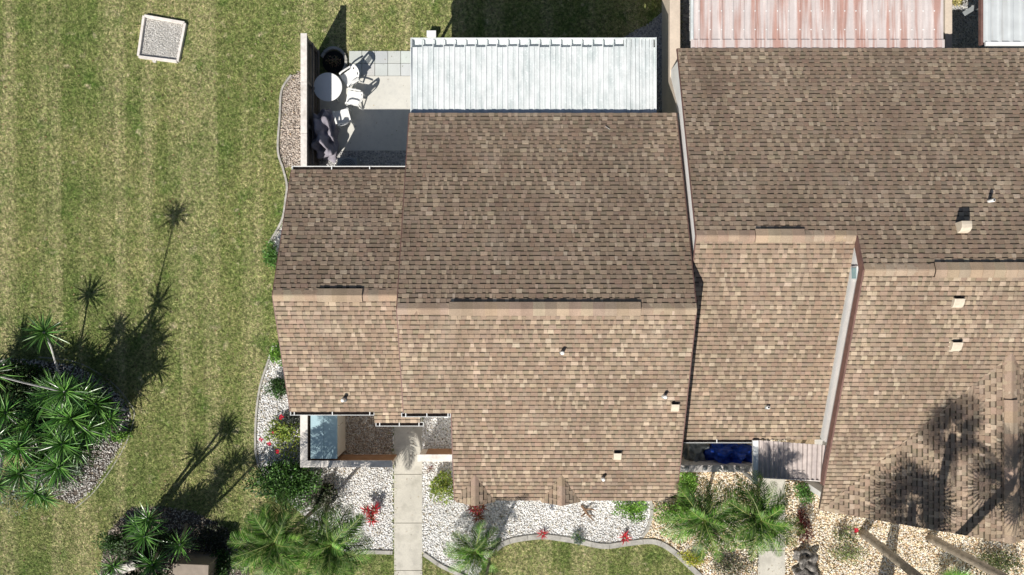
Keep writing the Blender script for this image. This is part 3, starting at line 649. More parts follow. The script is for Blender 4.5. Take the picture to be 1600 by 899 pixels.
# clerestory window high on the stepped gable wall
zz = G(1348, 428, 4.5)
m = MB(); m.box(MX1-.006, MX1+.02, .22, .62, 4.28, 4.62); wdw = m.build('window', M['whitemetal'], hB, ib)
m = MB(); m.box(MX1-.016, MX1-.007, .26, .58, 4.32, 4.58); m.build('pane', M['glass'], wdw)
vent_pipe(hB, ib, 1553, 313, zBn(3.05), h=.42, r=.05, bore=True); hood_vent(hB, ib, 1508, 356, zBn(1.95)+.0, w=.30, l=.32, h=.38, slope=-.1)
hood_vent(hB, ib, 1498, 472, zB(-.5), w=.30, l=.32, slope=sB); hood_vent(hB, ib, 1495, 540, zB(-1.75), w=.30, l=.32, slope=sB)
vent_pipe(hB, ib, 1201, 637, zM(-3.85), h=.14, r=.055, bore=True)
# lanai roofs along the top
def ribbed(par, inv, name, x0, x1, y0, y1, z, mtl, pitch, ribw, screws=True):
    m = MB(); m.box(x0, x1, y0, y1, z-.03, z); r_ = m.build(name, M[mtl], par, inv); n = int((x1-x0)/pitch)
    for i in range(n):
        x = x0+(i+.5)*pitch; k = MB(); sx = ribw
        k.mesh([(x-sx, y0, z-.002), (x-sx*.5, y0, z+.04), (x+sx*.5, y0, z+.04), (x+sx, y0, z-.002), (x-sx, y1, z-.002), (x-sx*.5, y1, z+.04), (x+sx*.5, y1, z+.04), (x+sx, y1, z-.002)], [(0, 3, 2, 1), (0, 1, 5, 4), (1, 2, 6, 5), (2, 3, 7, 6), (4, 5, 6, 7)])
        k.build('rib', M[mtl], r_)
    if screws:
        s_ = MB()
        for i in range(n):
            for j, y in enumerate((y0+.35, y0+.95, y0+1.55, y0+2.2)):
                x = x0+(i+.5)*pitch; s_.box(x-.017, x+.017, y-.017, y+.017, z+.04, z+.052)
        o = s_.build('screw_head', M['whitemetal'], r_); o['kind'] = 'stuff'
    return r_
zl = 2.30
r_ = ribbed(hB, ib, 'patio_roof', G(1083, 0, zl).x, G(1474, 0, zl).x, G(0, 64, zl).y, 11.5, zl, 'pink', .362, .05)
m = MB(); m.box(G(1079, 0, zl).x, G(1475, 0, zl).x, G(0, 76, zl).y-.12, G(0, 64, zl).y+.03, zl+.012, zl+.034); m.build('flashing', M['pink'], r_)
m = MB(); m.box(G(1079, 0, zl).x, G(1083, 0, zl).x-.004, G(0, 64, zl).y+.034, 11.5, zl-.1, zl+.05); m.build('edge_trim', M['pan'], r_)
for x in (G(1079, 0, zl).x+.1, 9.8, 13.9):
    m = MB(); m.box(x-.05, x+.05, 10.9, 11.0, 0, zl-.03); m.build('roof_post', M['whitemetal'], hB, ib)
r_ = ribbed(hB, ib, 'patio_roof', G(1536, 0, zl).x, G(1536, 0, zl).x+5, G(0, 66, zl).y, 11.5, zl, 'greypan', .36, .085, False)
m = MB(); m.box(G(1539, 0, zl).x, G(1539, 0, zl).x+5, G(0, 72, zl).y, G(0, 66, zl).y-.005, zl-.02, zl+.05); m.build('flashing', M['whitemetal'], r_)
m = MB(); m.box(G(1532, 0, zl).x, G(1536, 0, zl).x-.004, G(0, 70, zl).y, 11.5, zl-.1, zl+.02); m.build('edge_trim', M['fascia'], r_)
m = MB(); m.box(G(1532, 0, zl).x+.1, G(1532, 0, zl).x+.2, 10.9, 11.0, 0, zl-.1); m.build('roof_post', M['whitemetal'], hB, ib)

# ---- walls between the patios
wx0, wx1 = 5.34, 5.69
root = empty('patio_wall', (5.45, 8, 0), 0, 'beige stucco divider wall between the white and the pink patio roofs', 'wall')
m = MB(); m.mesh([(x, y, z) for x in (wx0, wx1) for y, z in ((5.62, -.1), (11.5, -.1), (11.5, 1.30), (7.1, 1.30), (5.62, 2.45))], [(4, 3, 2, 1, 0), (5, 6, 7, 8, 9), (0, 5, 9, 4), (4, 9, 8, 3), (3, 8, 7, 2), (2, 7, 6, 1), (1, 6, 5, 0)][:7])
m.build('wall', M['tanstucco'], root, root.location, bevel=.01)
root = empty('patio_wall', (14.5, 8, 0), 0, 'beige stucco divider wall right of the pink patio roof', 'wall')
m = MB(); m.box(G(1477, 0, 1.55).x, G(1488, 0, 1.55).x, 7.55, 11.5, -.1, 1.55); m.build('wall', M['tanstucco'], root, root.location, bevel=.01)

# ---- awning, beam and dark yard before the right house
aw = empty('entry_awning', G(1234, 725), 0, 'dusty pink corrugated awning over the right entry with palm shadows', 'awning'); z = 2.3; ii = aw.location
c0, c1_, c2, c3 = G(1184, 688, z+.06), G(1290, 696, z+.06), G(1288, 752, z), G(1184, 746, z)
def bil(s, t): return c0*(1-s)*(1-t)+c1_*s*(1-t)+c2*s*t+c3*(1-s)*t
m = MB(); N_ = 60; top = []
for i in range(N_+1):
    h = .03*math.cos(i*math.pi*2/4.3)
    for t in (0, 1): q = bil(i/N_, t); top.append(q+Vector((0, 0, h)))
m.mesh(top+[q-Vector((0, 0, .02)) for q in top], [(2*i, 2*i+1, 2*i+3, 2*i+2) for i in range(N_)]+[(2*i+2*N_+2, 2*i+2+2*N_+2, 2*i+3+2*N_+2, 2*i+1+2*N_+2) for i in range(N_)]+[(2*i+1, 2*i+1+2*N_+2, 2*i+3+2*N_+2, 2*i+3) for i in range(N_)])
m.build('roof_sheet', M['awning'], aw, ii)
m = MB(); m.beam(c1_+Vector((.02, 0, 0)), c2+Vector((.02, 0, 0)), .05, .08); m.beam(c3, c2, .03, .06); m.build('edge_trim', M['cap'], aw, ii)
m = MB(); a, b = G(1180, 688, 2.35), G(1180, 756, 2.25); m.beam(a, b, .17, .10); m.build('side_beam', M['whitemetal'], aw, ii)
for u, v in ((1180, 752), (1282, 748)):
    p = G(u, v, 2.2); m = MB(); m.box(p.x-.05, p.x+.05, p.y-.05, p.y+.05, 0, 2.2); m.build('post', M['whitemetal'], aw, ii)
yd = empty('yard_wall', G(1120, 733), 0, 'low weathered wall in front of the tarp covered yard', 'wall')
m = MB(); a, b = G(1062, 727, 1.25), G(1178, 738, 1.25); m.box(a.x, b.x, b.y, a.y, 0, 1.25); m.build('wall', M['cap'], yd, yd.location, bevel=.01)
for u, lb in ((1073, 'leftmost dark ball on the weathered yard wall'), (1102, 'second dark ball from left on the weathered yard wall'), (1134, 'third dark ball from left on the weathered yard wall'), (1153, 'rightmost dark ball on the weathered yard wall')):
    p = G(u, 732, 1.33); bm = MB(); bm.tube([p+Vector((0, 0, -.08)), p+Vector((0, 0, -.05)), p+Vector((0, 0, 0)), p+Vector((0, 0, .05)), p+Vector((0, 0, .08))], [.05, .075, .085, .06, .015], 12)
    tag(bm.build('dark_ball', M['acgrey'], smooth=True), lb, 'ornament', 'dark balls along the yard wall')  # small dark rounded forms set along the wall top
def lump(name, ctr, rx, ry, h, mtl, amp=.12, fr=3.0, seed=1, nu=40, nv=16, ang=0, label=None, cat=None, boxy=.6, parent=None):
    from mathutils import noise
    m = MB(); pts = []; ctr = Vector(ctr)
    for j in range(nv+1):
        t = j/nv*math.pi/2
        for i in range(nu):
            a = 2*math.pi*i/nu; ca, sa = math.cos(a), math.sin(a)
            X = math.copysign(abs(ca)**boxy, ca)*math.cos(t)**boxy; Y = math.copysign(abs(sa)**boxy, sa)*math.cos(t)**boxy; Zz = math.sin(t)**boxy
            k = 1+amp*noise.noise(Vector((X*fr*rx+seed, Y*fr*ry, Zz*fr*h)))*1.6
            p = Vector((X*rx*k, Y*ry*k, Zz*h*k)); p.rotate(Quaternion((0, 0, 1), ang)); pts.append(ctr+p)
    fs = [(j*nu+i, j*nu+(i+1) % nu, (j+1)*nu+(i+1) % nu, (j+1)*nu+i) for j in range(nv) for i in range(nu)]
    m.mesh(pts, fs); o = m.build(name, M[mtl], smooth=True)
    return tag(o, label, cat)
lump('blue_tarp', G(1132, 706, 0), .80, .34, 1.15, 'tarp', amp=.35, fr=3, seed=3, boxy=.8, label='crumpled blue tarp over stored things in the shaded yard', cat='tarp')
lump('grey_tarp', G(1082, 705, 0), .38, .42, .75, 'greytarp', amp=.4, fr=4, seed=9, label='small grey tarp left of the blue tarp in the yard', cat='tarp')

# ------------------------------------------------------------ patio fence
fr = empty('patio_fence', (-6.9, 6, 0), 0, 'tall wooden patio fence with a pale cap along the lawn', 'fence'); fi = fr.location
m = MB(); ft = 1.80
FY0, FY1 = 3.95, 8.42
caps = [(FY0, 5.1), (5.11, 6.8), (6.81, FY1)]
for a, b in caps: m = MB(); m.box(-7.0, -6.79, a, b, ft-.035, ft); m.build('cap_board', M['cap'], fr, fi, bevel=.004)
for y in (4.0, 5.45, 6.9, 8.33): m = MB(); m.box(-6.93, -6.84, y-.045, y+.045, -.1, ft-.036); m.build('post', M['fence'], fr, fi)
for z in (.3, 1.0, 1.66): m = MB(); m.box(-6.838, -6.80, FY0+.05, FY1-.05, z-.045, z+.045); m.build('rail', M['fence'], fr, fi)
y = FY0+.02
pk = MB(); pk.box(-.011, .011, .004, .142, .02, ft-.037); pkd = pk.data('picket', M['fence'])
while y < FY1-.1:
    o = bpy.data.objects.new('picket', pkd); C.objects.link(o); o.parent = fr; o.matrix_parent_inverse = Matrix.Translation(-fi); o.location = (-6.95, y, 0); y += .147
# front courtyard walls
for (lb, X0, X1, closed) in (('L-shaped courtyard wall with pale cap left of the walkway', 469, 613, True), ('short slatted courtyard wall right of the walkway', 652, 713, False)):
    wr = empty('courtyard_wall', G((X0+X1)/2, 712), 0, lb, 'wall'); wi = wr.location; zt = 1.15
    a, b = G(X0, 720, zt), G(X1, 730.5, zt)
    if not closed: a, b = G(X0, 710.5, zt), G(X1, 721.5, zt)
    m = MB(); m.box(a.x, b.x, b.y, a.y, zt-.04, zt); m.build('cap_board', M['cap'], wr, wi, bevel=.005)
    yb = a.y-.05
    m = MB(); m.box(a.x+.03, b.x-.03, b.y+.05, yb-.03, 0, zt-.041); m.build('wall', M['tanstucco'], wr, wi)
    for k in range(5):
        m = MB(); m.box(a.x+.25, b.x-.03, yb-.03, yb, .06+k*.21, .06+k*.21+.16); m.build('slat', M['brownwood'], wr, wi)
    if closed:
        c = G(480.5, 655, zt); m = MB(); m.box(a.x, c.x, a.y+.002, -3.72, zt-.04, zt); m.build('cap_board', M['cap'], wr, wi, bevel=.005)
        m = MB(); m.box(a.x+.03, c.x-.04, a.y-.03, -3.62, 0, zt-.041); m.build('wall', M['fence'], wr, wi)
# low shed in the courtyard
sh = empty('storage_shed', G(512, 690), 0, 'low storage shed with a pale blue lid inside the left courtyard', 'shed'); si = sh.location; zt = 1.2
a, b = G(485, 640, zt), G(527, 717, zt); yb = -3.66
m = MB(); m.box(a.x+.02, b.x-.02, b.y+.02, yb, 0, zt-.04); m.build('body', M['shedside'], sh, si)
n3 = 2; wd = (b.x-a.x)/n3
for k in range(n3): m = MB(); m.box(a.x+k*wd+.004, a.x+(k+1)*wd-.004, b.y, yb, zt-.04, zt+.004*k); m.build('lid_panel', M['shedtop'], sh, si, bevel=.008)
for k in range(2):
    y0 = b.y+.03+k*(yb-b.y-.03)/2; m = MB(); m.box(b.x-.022, b.x+.0, y0, y0+(yb-b.y-.03)/2-.02, .03, zt-.05); m.build('side_panel', M['shedside'], sh, si, bevel=.005)

# ------------------------------------------------------------ patio furniture
tp = G(512, 136, .72); tb = empty('round_table', (tp.x, tp.y, .035), 0, 'round white plastic table beside the patio fence', 'table')
m = MB(); n = 48; z1 = .70-.015
m.mesh([(r*math.cos(2*math.pi*i/n), r*math.sin(2*math.pi*i/n), z) for r, z in ((.47, .645), (.497, .66), (.497, .678), (.485, z1), (.03, z1-.002)) for i in range(n)], [tuple(range(n))[::-1]]+[(j*n+i, j*n+(i+1) % n, (j+1)*n+(i+1) % n, (j+1)*n+i) for j in range(4) for i in range(n)]+[tuple(4*n+i for i in range(n))])
m.build('tabletop', M['tabletop'], tb)
for k in range(4):
    a = k*math.pi/2+.6; m = MB(); m.tube([(.40*math.cos(a), .40*math.sin(a), 0), (.30*math.cos(a), .30*math.sin(a), .65)], [.022, .03], 8); m.build('leg', M['plastic'], tb, smooth=True)
def make_chair():
    r = empty('plastic_chair', (0, 0, 0)); # faces +y, back at -y
    m = MB(); w = .225
    # seat: dished slats
    nx = 1
    for i in range(nx):
        x0 = -w+i*(2*w/nx); m.mesh([(x, y, z+dz) for dz in (-.012, 0) for y, z in ((-.20, .41), (0, .405), (.22, .43)) for x in (x0+.008, x0+2*w/nx-.008)], [(0, 2, 3, 1), (2, 4, 5, 3), (6, 7, 9, 8), (8, 9, 11, 10), (0, 1, 7, 6), (4, 10, 11, 5), (0, 6, 8, 2), (2, 8, 10, 4), (1, 3, 9, 7), (3, 5, 11, 9)])
    m.box(-w-.02, w+.02, .20, .25, .395, .435); m.box(-w-.02, w+.02, -.22, -.18, .395, .42); m.box(-w-.02, -w+.012, -.2, .22, .39, .43); m.box(w-.012, w+.02, -.2, .22, .39, .43)
    reg(m.build('seat', M['plastic'], r), r)
    b = MB(); tl = .20
    def bp(x, t, o=0): # point on curved back: t 0..1 height
        return Vector((x, -.20-tl*t+abs(x)*.35*abs(x)*2+o, .41+.43*t))
    N = 12
    def strip(fa, fb, o=0):
        pts = []
        for i in range(N+1):
            s_ = i/N
            for q in (fa(s_), fb(s_)): pts += [q, q+Vector((0, -.014, .0))]
        fs = []
        for i in range(N):
            k = 4*i; fs += [(k, k+4, k+6, k+2), (k+1, k+3, k+7, k+5), (k, k+1, k+5, k+4), (k+2, k+6, k+7, k+3)]
        b.mesh(pts, fs)
    W_ = lambda t: .23*(1-.18*t*t)
    strip(lambda s_: bp(-W_(s_), s_*.9), lambda s_: bp(-W_(s_)+.07, s_*.9))
    strip(lambda s_: bp(W_(s_)-.07, s_*.9), lambda s_: bp(W_(s_), s_*.9))
    strip(lambda s_: bp(-.19+.38*s_, .72), lambda s_: bp((-.19+.38*s_)*1.0, .84+.16*math.sin(math.pi*s_)**.5))
    for xx in (-.075, -.04, -.005, .03, .065): strip(lambda s_: bp(xx+.005, s_*.84), lambda s_: bp(xx+.027, s_*.84))
    strip(lambda s_: bp(-.20+.4*s_, .04), lambda s_: bp(-.20+.4*s_, .34))
    reg(b.build('backrest', M['plastic'], r), r)
    for s_ in (-1, 1):
        m = MB(); m.mesh([(s_*(.245+dx), y, z+dz) for dz in (0, .018) for y, z in ((-.24, .60), (-.05, .635), (.14, .64), (.22, .60)) for dx in (-.025, .03)], [(0, 2, 3, 1), (2, 4, 5, 3), (4, 6, 7, 5), (8, 9, 11, 10), (10, 11, 13, 12), (12, 13, 15, 14), (0, 8, 10, 2), (2, 10, 12, 4), (4, 12, 14, 6), (1, 3, 11, 9), (3, 5, 13, 11), (5, 7, 15, 13)])
        m.beam((s_*.25, .22, .60), (s_*.245, .23, .40), .045, .02, up=(0, 1, 0)); reg(m.build('armrest', M['plastic'], r), r)
        for y0, y1 in ((.22, .26), (-.20, -.27)):
            m = MB(); m.beam((s_*.225, y0, .42), (s_*.25, y1, 0), .05, .035, up=(0, 1, 0)); reg(m.build('leg', M['plastic'], r), r)
    return r
ch = make_chair(); ch['category'] = 'chair'; ch['group'] = 'white plastic chairs round the patio table'
def put(o, u, v, z, rz): p = G(u, v, z); o.location = (p.x, p.y, .035); o.rotation_euler = (0, 0, rz)
def face(a): return a-math.pi/2          # chair looks along angle a
put(ch, 547, 122, .45, face(math.radians(215))); ch['label'] = 'white plastic chair nearest the grey pavers, its back toward them'
c2_ = copy_tree(ch, label='middle white plastic chair between the two others'); put(c2_, 553, 154, .45, face(math.radians(170)))
c3_ = copy_tree(ch, label='white plastic chair beside the covered grill'); put(c3_, 536, 183, .45, face(math.radians(105)))
cv = G(508, 211, .5); lump('covered_grill', (cv.x, cv.y, .035), .34, .78, 1.02, 'cover', amp=.26, fr=4.2, seed=5, ang=.06, boxy=.62, nu=72, nv=26, label='barbecue under a faded grey cover by the fence', cat='grill')
# dark planting ring made of blocks
pr_ = empty('planter_ring', G(522, 95), 0, 'round block planter with dark mulch in the fence corner', 'planter'); pc = G(522, 98)
m = MB(); m.tube([(pc.x, pc.y, -.05), (pc.x, pc.y, .045)], .40, 20); m.build('soil', M['black'], pr_, pr_.location)
for k in range(10):
    a = math.radians(150-k*22); p = Vector((pc.x+.44*math.cos(a), pc.y+.50*math.sin(a), 0)); mx_ = Matrix.Translation(p) @ Matrix.Rotation(a, 4, 'Z'); m = MB(); m.box(-.05, .05, -.085, .085, 0, .11, mx=mx_)
    m.build('block', M['curb'], pr_, pr_.location, bevel=.01)
ac = empty('air_conditioner', G(543, 256), 0, 'dark grey air conditioner half under the wing eave', 'appliance'); p = G(543, 259, .8)
m = MB(); m.box(p.x-.36, p.x+.32, p.y-.36, p.y+.28, 0, .78); m.build('housing', M['acgrey'], ac, ac.location, bevel=.02)
for k in range(4):
    rr = .10+.055*k; m = MB(); pts = [(p.x+rr*math.cos(t), p.y-.04+rr*math.sin(t), .80) for t in np.linspace(0, 2*math.pi, 25)]; m.tube(pts, .006, 4); m.build('grille_ring', M['black'], ac, ac.location)
# utility box and ribbon of small things
p = G(674, 53, .3); ub = empty('utility_box', (p.x, p.y, 0), 0, 'small white utility box on the grass beyond the white patio roof', 'box')
m = MB(); m.box(-.15, .15, -.1, .1, 0, .28); m.build('body', M['whitemetal'], ub, bevel=.015); m = MB(); m.box(-.165, .165, -.115, .115, .28, .31); m.build('lid', M['whitemetal'], ub, bevel=.006)
# gravel pad with board frame on the lawn
sb = empty('gravel_pad', G(255, 62), 0, 'tilted square gravel pad framed with worn boards on the lawn', 'pad'); cs_ = [G(228, 27), G(292, 38), G(280, 98), G(219, 90)]
m = MB(); m.prism([(c.x, c.y) for c in cs_[::-1]], -.05, .05); m.build('fill', M['soil_white'], sb, sb.location)
for a, b in zip(cs_, cs_[1:]+cs_[:1]):
    m = MB(); d = (b-a).normalized()*.02; q = R.uniform(-.02, .02); m.beam(a+d+Vector((0, 0, .07)), b-d+Vector((0, q, .07)), .085, .16); m.build('board', M['cap'], sb, sb.location)
o = pebbles('pad_gravel', [(c.x, c.y) for c in cs_], 1500, .012, .022, [(.72, .69, .65), (.66, .63, .58), (.76, .74, .70), (.60, .57, .52)], z=.052, flat=.22)
o.parent = sb; o.matrix_parent_inverse = Matrix.Translation(-sb.location); o.name = 'pebble_fill'
p = G(243, 96); m = MB(); m.tube([(p.x, p.y, 0), (p.x, p.y, .10)], .075, 14); m.tube([(p.x, p.y, .1), (p.x, p.y, .12)], [.03, .02], 10)
tag(m.build('sprinkler', M['palerock']), 'small round sprinkler head below the gravel pad', 'sprinkler')
p0, p1 = G(1506, 22, .9), G(1529, 8, 1.5); m = MB(); m.beam(p0, p1, .16, .03); tag(m.build('leaning_panel', M['acgrey']), 'grey green panel leaning in the dark gap between the right patios', 'panel')

# ------------------------------------------------------------ plants
def leaf_cloud(name, parent, ctr, rx, ry, h, n, ls, pal, mtl='leaf', clumps=9, aspect=.45, z0=.05, seed=0, up=.5):
    rg = np.random.default_rng(seed+101); cc = rg.normal(size=(clumps, 3)); cc /= np.linalg.norm(cc, axis=1)[:, None]
    cc = cc*rg.uniform(.25, .72, (clumps, 1)); cr = rg.uniform(.30, .52, clumps)
    k = rg.integers(0, clumps, n); d = rg.normal(size=(n, 3)); d /= np.linalg.norm(d, axis=1)[:, None]
    P = cc[k]+d*(cr[k]*rg.uniform(.5, 1.08, n))[:, None]
    P = P*np.array([rx, ry, h/2])+np.array([ctr[0], ctr[1], h/2+z0]); P[:, 2] = np.maximum(P[:, 2], .03)
    dirv = d*.8+rg.normal(size=(n, 3))*.6; dirv[:, 2] *= .5; dirv /= np.linalg.norm(dirv, axis=1)[:, None]
    nn = rg.normal(size=(n, 3))*.55+np.array([0, 0, 1.])*up+d*.4; s = np.cross(dirv, nn); s /= np.linalg.norm(s, axis=1)[:, None]; nrm = np.cross(s, dirv)
    l = (ls*rg.uniform(.6, 1.3, n))[:, None]; w = l*aspect
    V = np.stack([P, P+dirv*l*.45+s*w*.5+nrm*l*.06, P+dirv*l, P+dirv*l*.45-s*w*.5+nrm*l*.06], 1).reshape(-1, 3)
    b = np.arange(n)*4; Fc = np.stack([b, b+1, b+2, b+3], 1); pal = np.asarray(pal); c = pal[rg.integers(0, len(pal), n)]*rg.uniform(.7, 1.3, (n, 1))*rg.uniform(.75, 1.25, clumps)[k][:, None]
    return link_mesh(name, np_mesh(name, V, Fc, M[mtl], c), parent)
DKG = [(.035, .085, .018), (.05, .12, .025), (.025, .06, .015), (.07, .15, .03)]
MDG = [(.06, .15, .025), (.09, .21, .035), (.045, .11, .02), (.12, .25, .05)]
BRG = [(.13, .28, .03), (.18, .36, .05), (.10, .22, .03), (.22, .38, .06)]
YLG = [(.26, .32, .05), (.34, .38, .07), (.17, .25, .04), (.20, .30, .05)]
GRG = [(.20, .26, .20), (.28, .33, .27), (.14, .20, .14)]
SGG = [(.13, .2, .07), (.2, .26, .12), (.08, .14, .05)]
def shrub(u, v, rpx, rpy, h, pal, label, n=1400, ls=.09, flowers=None, name='shrub', clumps=9, group=None, aspect=.45, up=.5, zc=None, cat='shrub'):
    p = G(u, v, (h*.6 if zc is None else zc)); r = empty(name, (p.x, p.y, 0), 0, label, cat, group); k = (H-h*.6)/F
    leaf_cloud('foliage', r, (0, 0), rpx*k, rpy*k, h, n, ls, pal, clumps=clumps, aspect=aspect, up=up, seed=int(u*7+v))
    m = MB(); rs = random.Random(int(u+v))
    for i in range(7):
        a = rs.uniform(0, 6.28); q = Vector((math.cos(a)*rpx*k*.6, math.sin(a)*rpy*k*.6, h*.75)); m.tube([(0, 0, -.02), q*.45+Vector((0, 0, .1)), q], [.018, .012, .005], 5)
    m.build('stem', M['bark'], r)
    for (fu, fv, fr_, fc) in (flowers or []):
        fp = G(fu, fv, h+.05); bm = MB(); c0_ = Vector((fp.x-p.x, fp.y-p.y, h+.02))
        for i in range(6):
            a = i*math.pi/3+rs.random(); d = Vector((math.cos(a), math.sin(a), 0)); s_ = Vector((-d.y, d.x, 0)); l = fr_*rs.uniform(.8, 1.15)
            bm.mesh([c0_, c0_+d*l*.6+s_*l*.42+Vector((0, 0, .03)), c0_+d*l+Vector((0, 0, .0)), c0_+d*l*.6-s_*l*.42+Vector((0, 0, .03))], [(0, 1, 2, 3)], jit(fc, .2, rs))
        bm.build('flower', M['flower'], r)
    return r
RED = (.60, .03, .06); PNK = (.75, .08, .16)
shrub(425, 402, 17, 28, .8, MDG, 'small green shrub at the bend of the left edging', 1100)
shrub(432, 556, 16, 20, .5, BRG, 'bright green low plant at the left roof edge', 900, .08)
shrub(434, 612, 24, 27, .9, DKG, 'dark round shrub left of the wing eave', 1500)
shrub(436, 680, 40, 34, .7, YLG, 'yellow green hibiscus with pink flowers left of the courtyard', 1300, .10,
      flowers=[(439, 652, .095, RED), (407, 687, .09, PNK), (420, 694, .085, PNK), (433, 706, .085, RED), (426, 676, .05, PNK)], name='hibiscus', clumps=7)
shrub(452, 655, 22, 18, .7, [(.06, .07, .06), (.12, .13, .11), (.04, .05, .04)], 'dusky grey green plant beside the wing gutter corner', 700, .09)
shrub(448, 755, 64, 38, 1.3, DKG+MDG, 'large dark green shrub below the courtyard corner', 9000, .11, clumps=24)
shrub(500, 790, 46, 34, .7, [(.09, .10, .06), (.14, .13, .09), (.06, .08, .04), (.16, .18, .12)], 'sparse olive ground plants under the leaning palms', 1700, .08, clumps=12)
shrub(405, 830, 26, 40, .4, SGG, 'low grey green cover left of the front palms', 900, .07)
shrub(692, 760, 20, 28, .75, YLG, 'yellow green shrub right of the walkway at the courtyard wall', 1500, .09)
shrub(985, 797, 36, 20, .5, BRG, 'leafy green shrub below the right end of the left roof', 1100, .09)
shrub(1075, 765, 18, 38, 1.0, BRG, 'tall bright green shrub beside the low yard wall', 1700, .10)
shrub(1060, 800, 42, 16, .5, BRG, 'spreading bright green plant in the tan pebbles', 1100, .09)
shrub(1085, 873, 34, 14, .25, [(.45, .46, .03), (.55, .52, .05), (.25, .33, .04)], 'yellow ground cover along the wavy edging', 900, .06)
shrub(1150, 883, 40, 22, .4, [(.08, .09, .05), (.16, .14, .10), (.05, .06, .03), (.18, .22, .1)], 'dark scrubby plants at the foot of the right walkway', 1200, .07)
shrub(1257, 770, 14, 22, .7, MDG, 'green shrub right of the awning', 900, .08)
shrub(1258, 822, 11, 32, .7, [(.10, .02, .02), (.07, .015, .015), (.16, .03, .02), (.05, .03, .02)], 'dark red narrow shrub in the tan pebbles', 900, .12, aspect=.22, name='cordyline')
shrub(1320, 835, 24, 24, .45, [(.08, .12, .04), (.2, .25, .08), (.05, .05, .03)], 'thin shrub with one red flower near the left palm trunk', 600, .07, flowers=[(1338, 829, .09, RED)], name='flowering_shrub')
shrub(1325, 868, 34, 22, .25, [(.25, .32, .10), (.34, .40, .16), (.18, .24, .08)], 'pale green ground cover left of the palm trunks', 800, .06)
shrub(1560, 880, 50, 26, .5, [(.10, .14, .04), (.18, .2, .08), (.07, .09, .04)], 'olive ground cover in the bottom right corner', 1500, .08, clumps=14)
shrub(903, 838, 14, 14, .25, [(.10, .14, .14), (.16, .22, .22), (.12, .22, .05)], 'small blue green clump on the wavy edging', 450, .06)
shrub(785, 778+30, 8, 6, .12, GRG, 'tiny pale weed in the white pebbles below the left gable', 40, .05)
shrub(178, 852, 28, 28, 1.0, DKG, 'dark round shrub left of the lower yuccas', 2200, .08, clumps=12)
shrub(345, 885, 24, 26, .8, DKG, 'dark green shrub right of the tan cabinet', 1900, .08, clumps=11)
shrub(90, 745, 55, 34, .5, GRG+SGG, 'silvery ground plants below the yucca cluster', 2200, .075, clumps=16)
shrub(22, 765, 36, 44, .45, GRG+SGG, 'silvery green ground plants at the left photo edge', 1500, .075, clumps=14)
shrub(95, 668, 86, 72, 1.9, [(.02, .05, .012), (.035, .08, .018), (.05, .07, .02)], 'dark undergrowth raised for its shadow beneath the spiky yucca cluster', 11000, .12, clumps=26)  # grown tall and dark to shade the bed and nearby lawn
shrub(136, 636, 42, 36, 2.5, [(.03, .07, .015), (.05, .11, .02), (.02, .05, .012)], 'added shadow-casting bush at the upper right of the yucca cluster', 6500, .12, clumps=18)  # added to thicken the oval shadow on the lawn
shrub(200, 932, 52, 26, 3.3, [(.03, .07, .015), (.05, .11, .02)], 'added unseen bush past the bottom edge, deepening the lawn shadow', 6500, .13, clumps=18)  # out-of-frame shadow caster, added to make the lawn shade denser
shrub(15, 590, 62, 26, 1.3, [(.03, .07, .015), (.05, .11, .02), (.02, .05, .012)], 'low bush added for its shadow under the leaning pale trunk', 3500, .11, clumps=16)  # added to throw shade along the top of the bed
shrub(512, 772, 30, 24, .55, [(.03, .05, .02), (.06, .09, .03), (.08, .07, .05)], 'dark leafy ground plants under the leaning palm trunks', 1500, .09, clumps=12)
shrub(0, 640, 50, 70, 2.1, [(.02, .05, .012), (.035, .08, .018), (.05, .07, .02)], 'undergrowth added to cast shade at the left edge', 6000, .12, clumps=20)  # added to create the dark shadow on the lawn above
shrub(232, 858, 44, 36, 2.0, [(.02, .05, .012), (.035, .07, .018), (.04, .05, .02)], 'undergrowth added to cast shade between the lower yuccas and the tan cabinet', 4000, .11, clumps=16)  # added so its shadow fills the lawn to the upper right
shrub(335, 845, 42, 30, .35, [(.03, .05, .02), (.05, .06, .03), (.07, .06, .045)], 'low ground plants, darkened like the shade there, right of the lower yuccas', 1500, .08, clumps=14)  # plants whose dark leaves also stand in for shade on the bed
shrub(160, 590, 30, 12, .3, SGG, 'low shaded weeds at the top of the yucca bed', 300, .06)
shrub(188, 682, 20, 8, .5, BRG, 'small bright leafy plant right of the yucca cluster', 350, .10)
shrub(1498, 2, 12, 5, .6, [(.5, .42, .16), (.6, .52, .25), (.3, .3, .1)], 'yellowish plant at the top between the right patios', 300, .08)
shrub(522, 96, 12, 12, .25, [(.32, .20, .12), (.10, .12, .04), (.2, .12, .08)], 'withered brown plant in the round planter', 130, .08)

def sword(length, width, droop, n=5, pal=((.05, .13, .02), (.10, .24, .04)), seed=0, mtl='leafgloss', name='leaf'):
    """one leaf along +x, base at origin, folded"""
    rs = random.Random(seed); m = MB(); L1 = []
    for i in range(n+1):
        t = i/n; w = width*(.55+.9*t if t < .35 else .865*(1-(t-.35)/.65)**.75)*.5; x = length*t*(1-.12*droop*t); z = -droop*length*.45*t*t
        L1.append(((x, -w, z+w*.5), (x, 0, z), (x, w, z+w*.5)))
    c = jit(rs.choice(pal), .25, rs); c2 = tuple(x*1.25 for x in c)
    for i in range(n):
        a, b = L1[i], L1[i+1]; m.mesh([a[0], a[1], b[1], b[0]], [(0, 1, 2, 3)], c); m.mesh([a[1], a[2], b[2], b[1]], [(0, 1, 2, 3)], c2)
    return m.data(name, M[mtl])
YP = [(.06, .15, .025), (.09, .22, .04), (.13, .30, .05), (.18, .36, .08), (.04, .10, .02)]
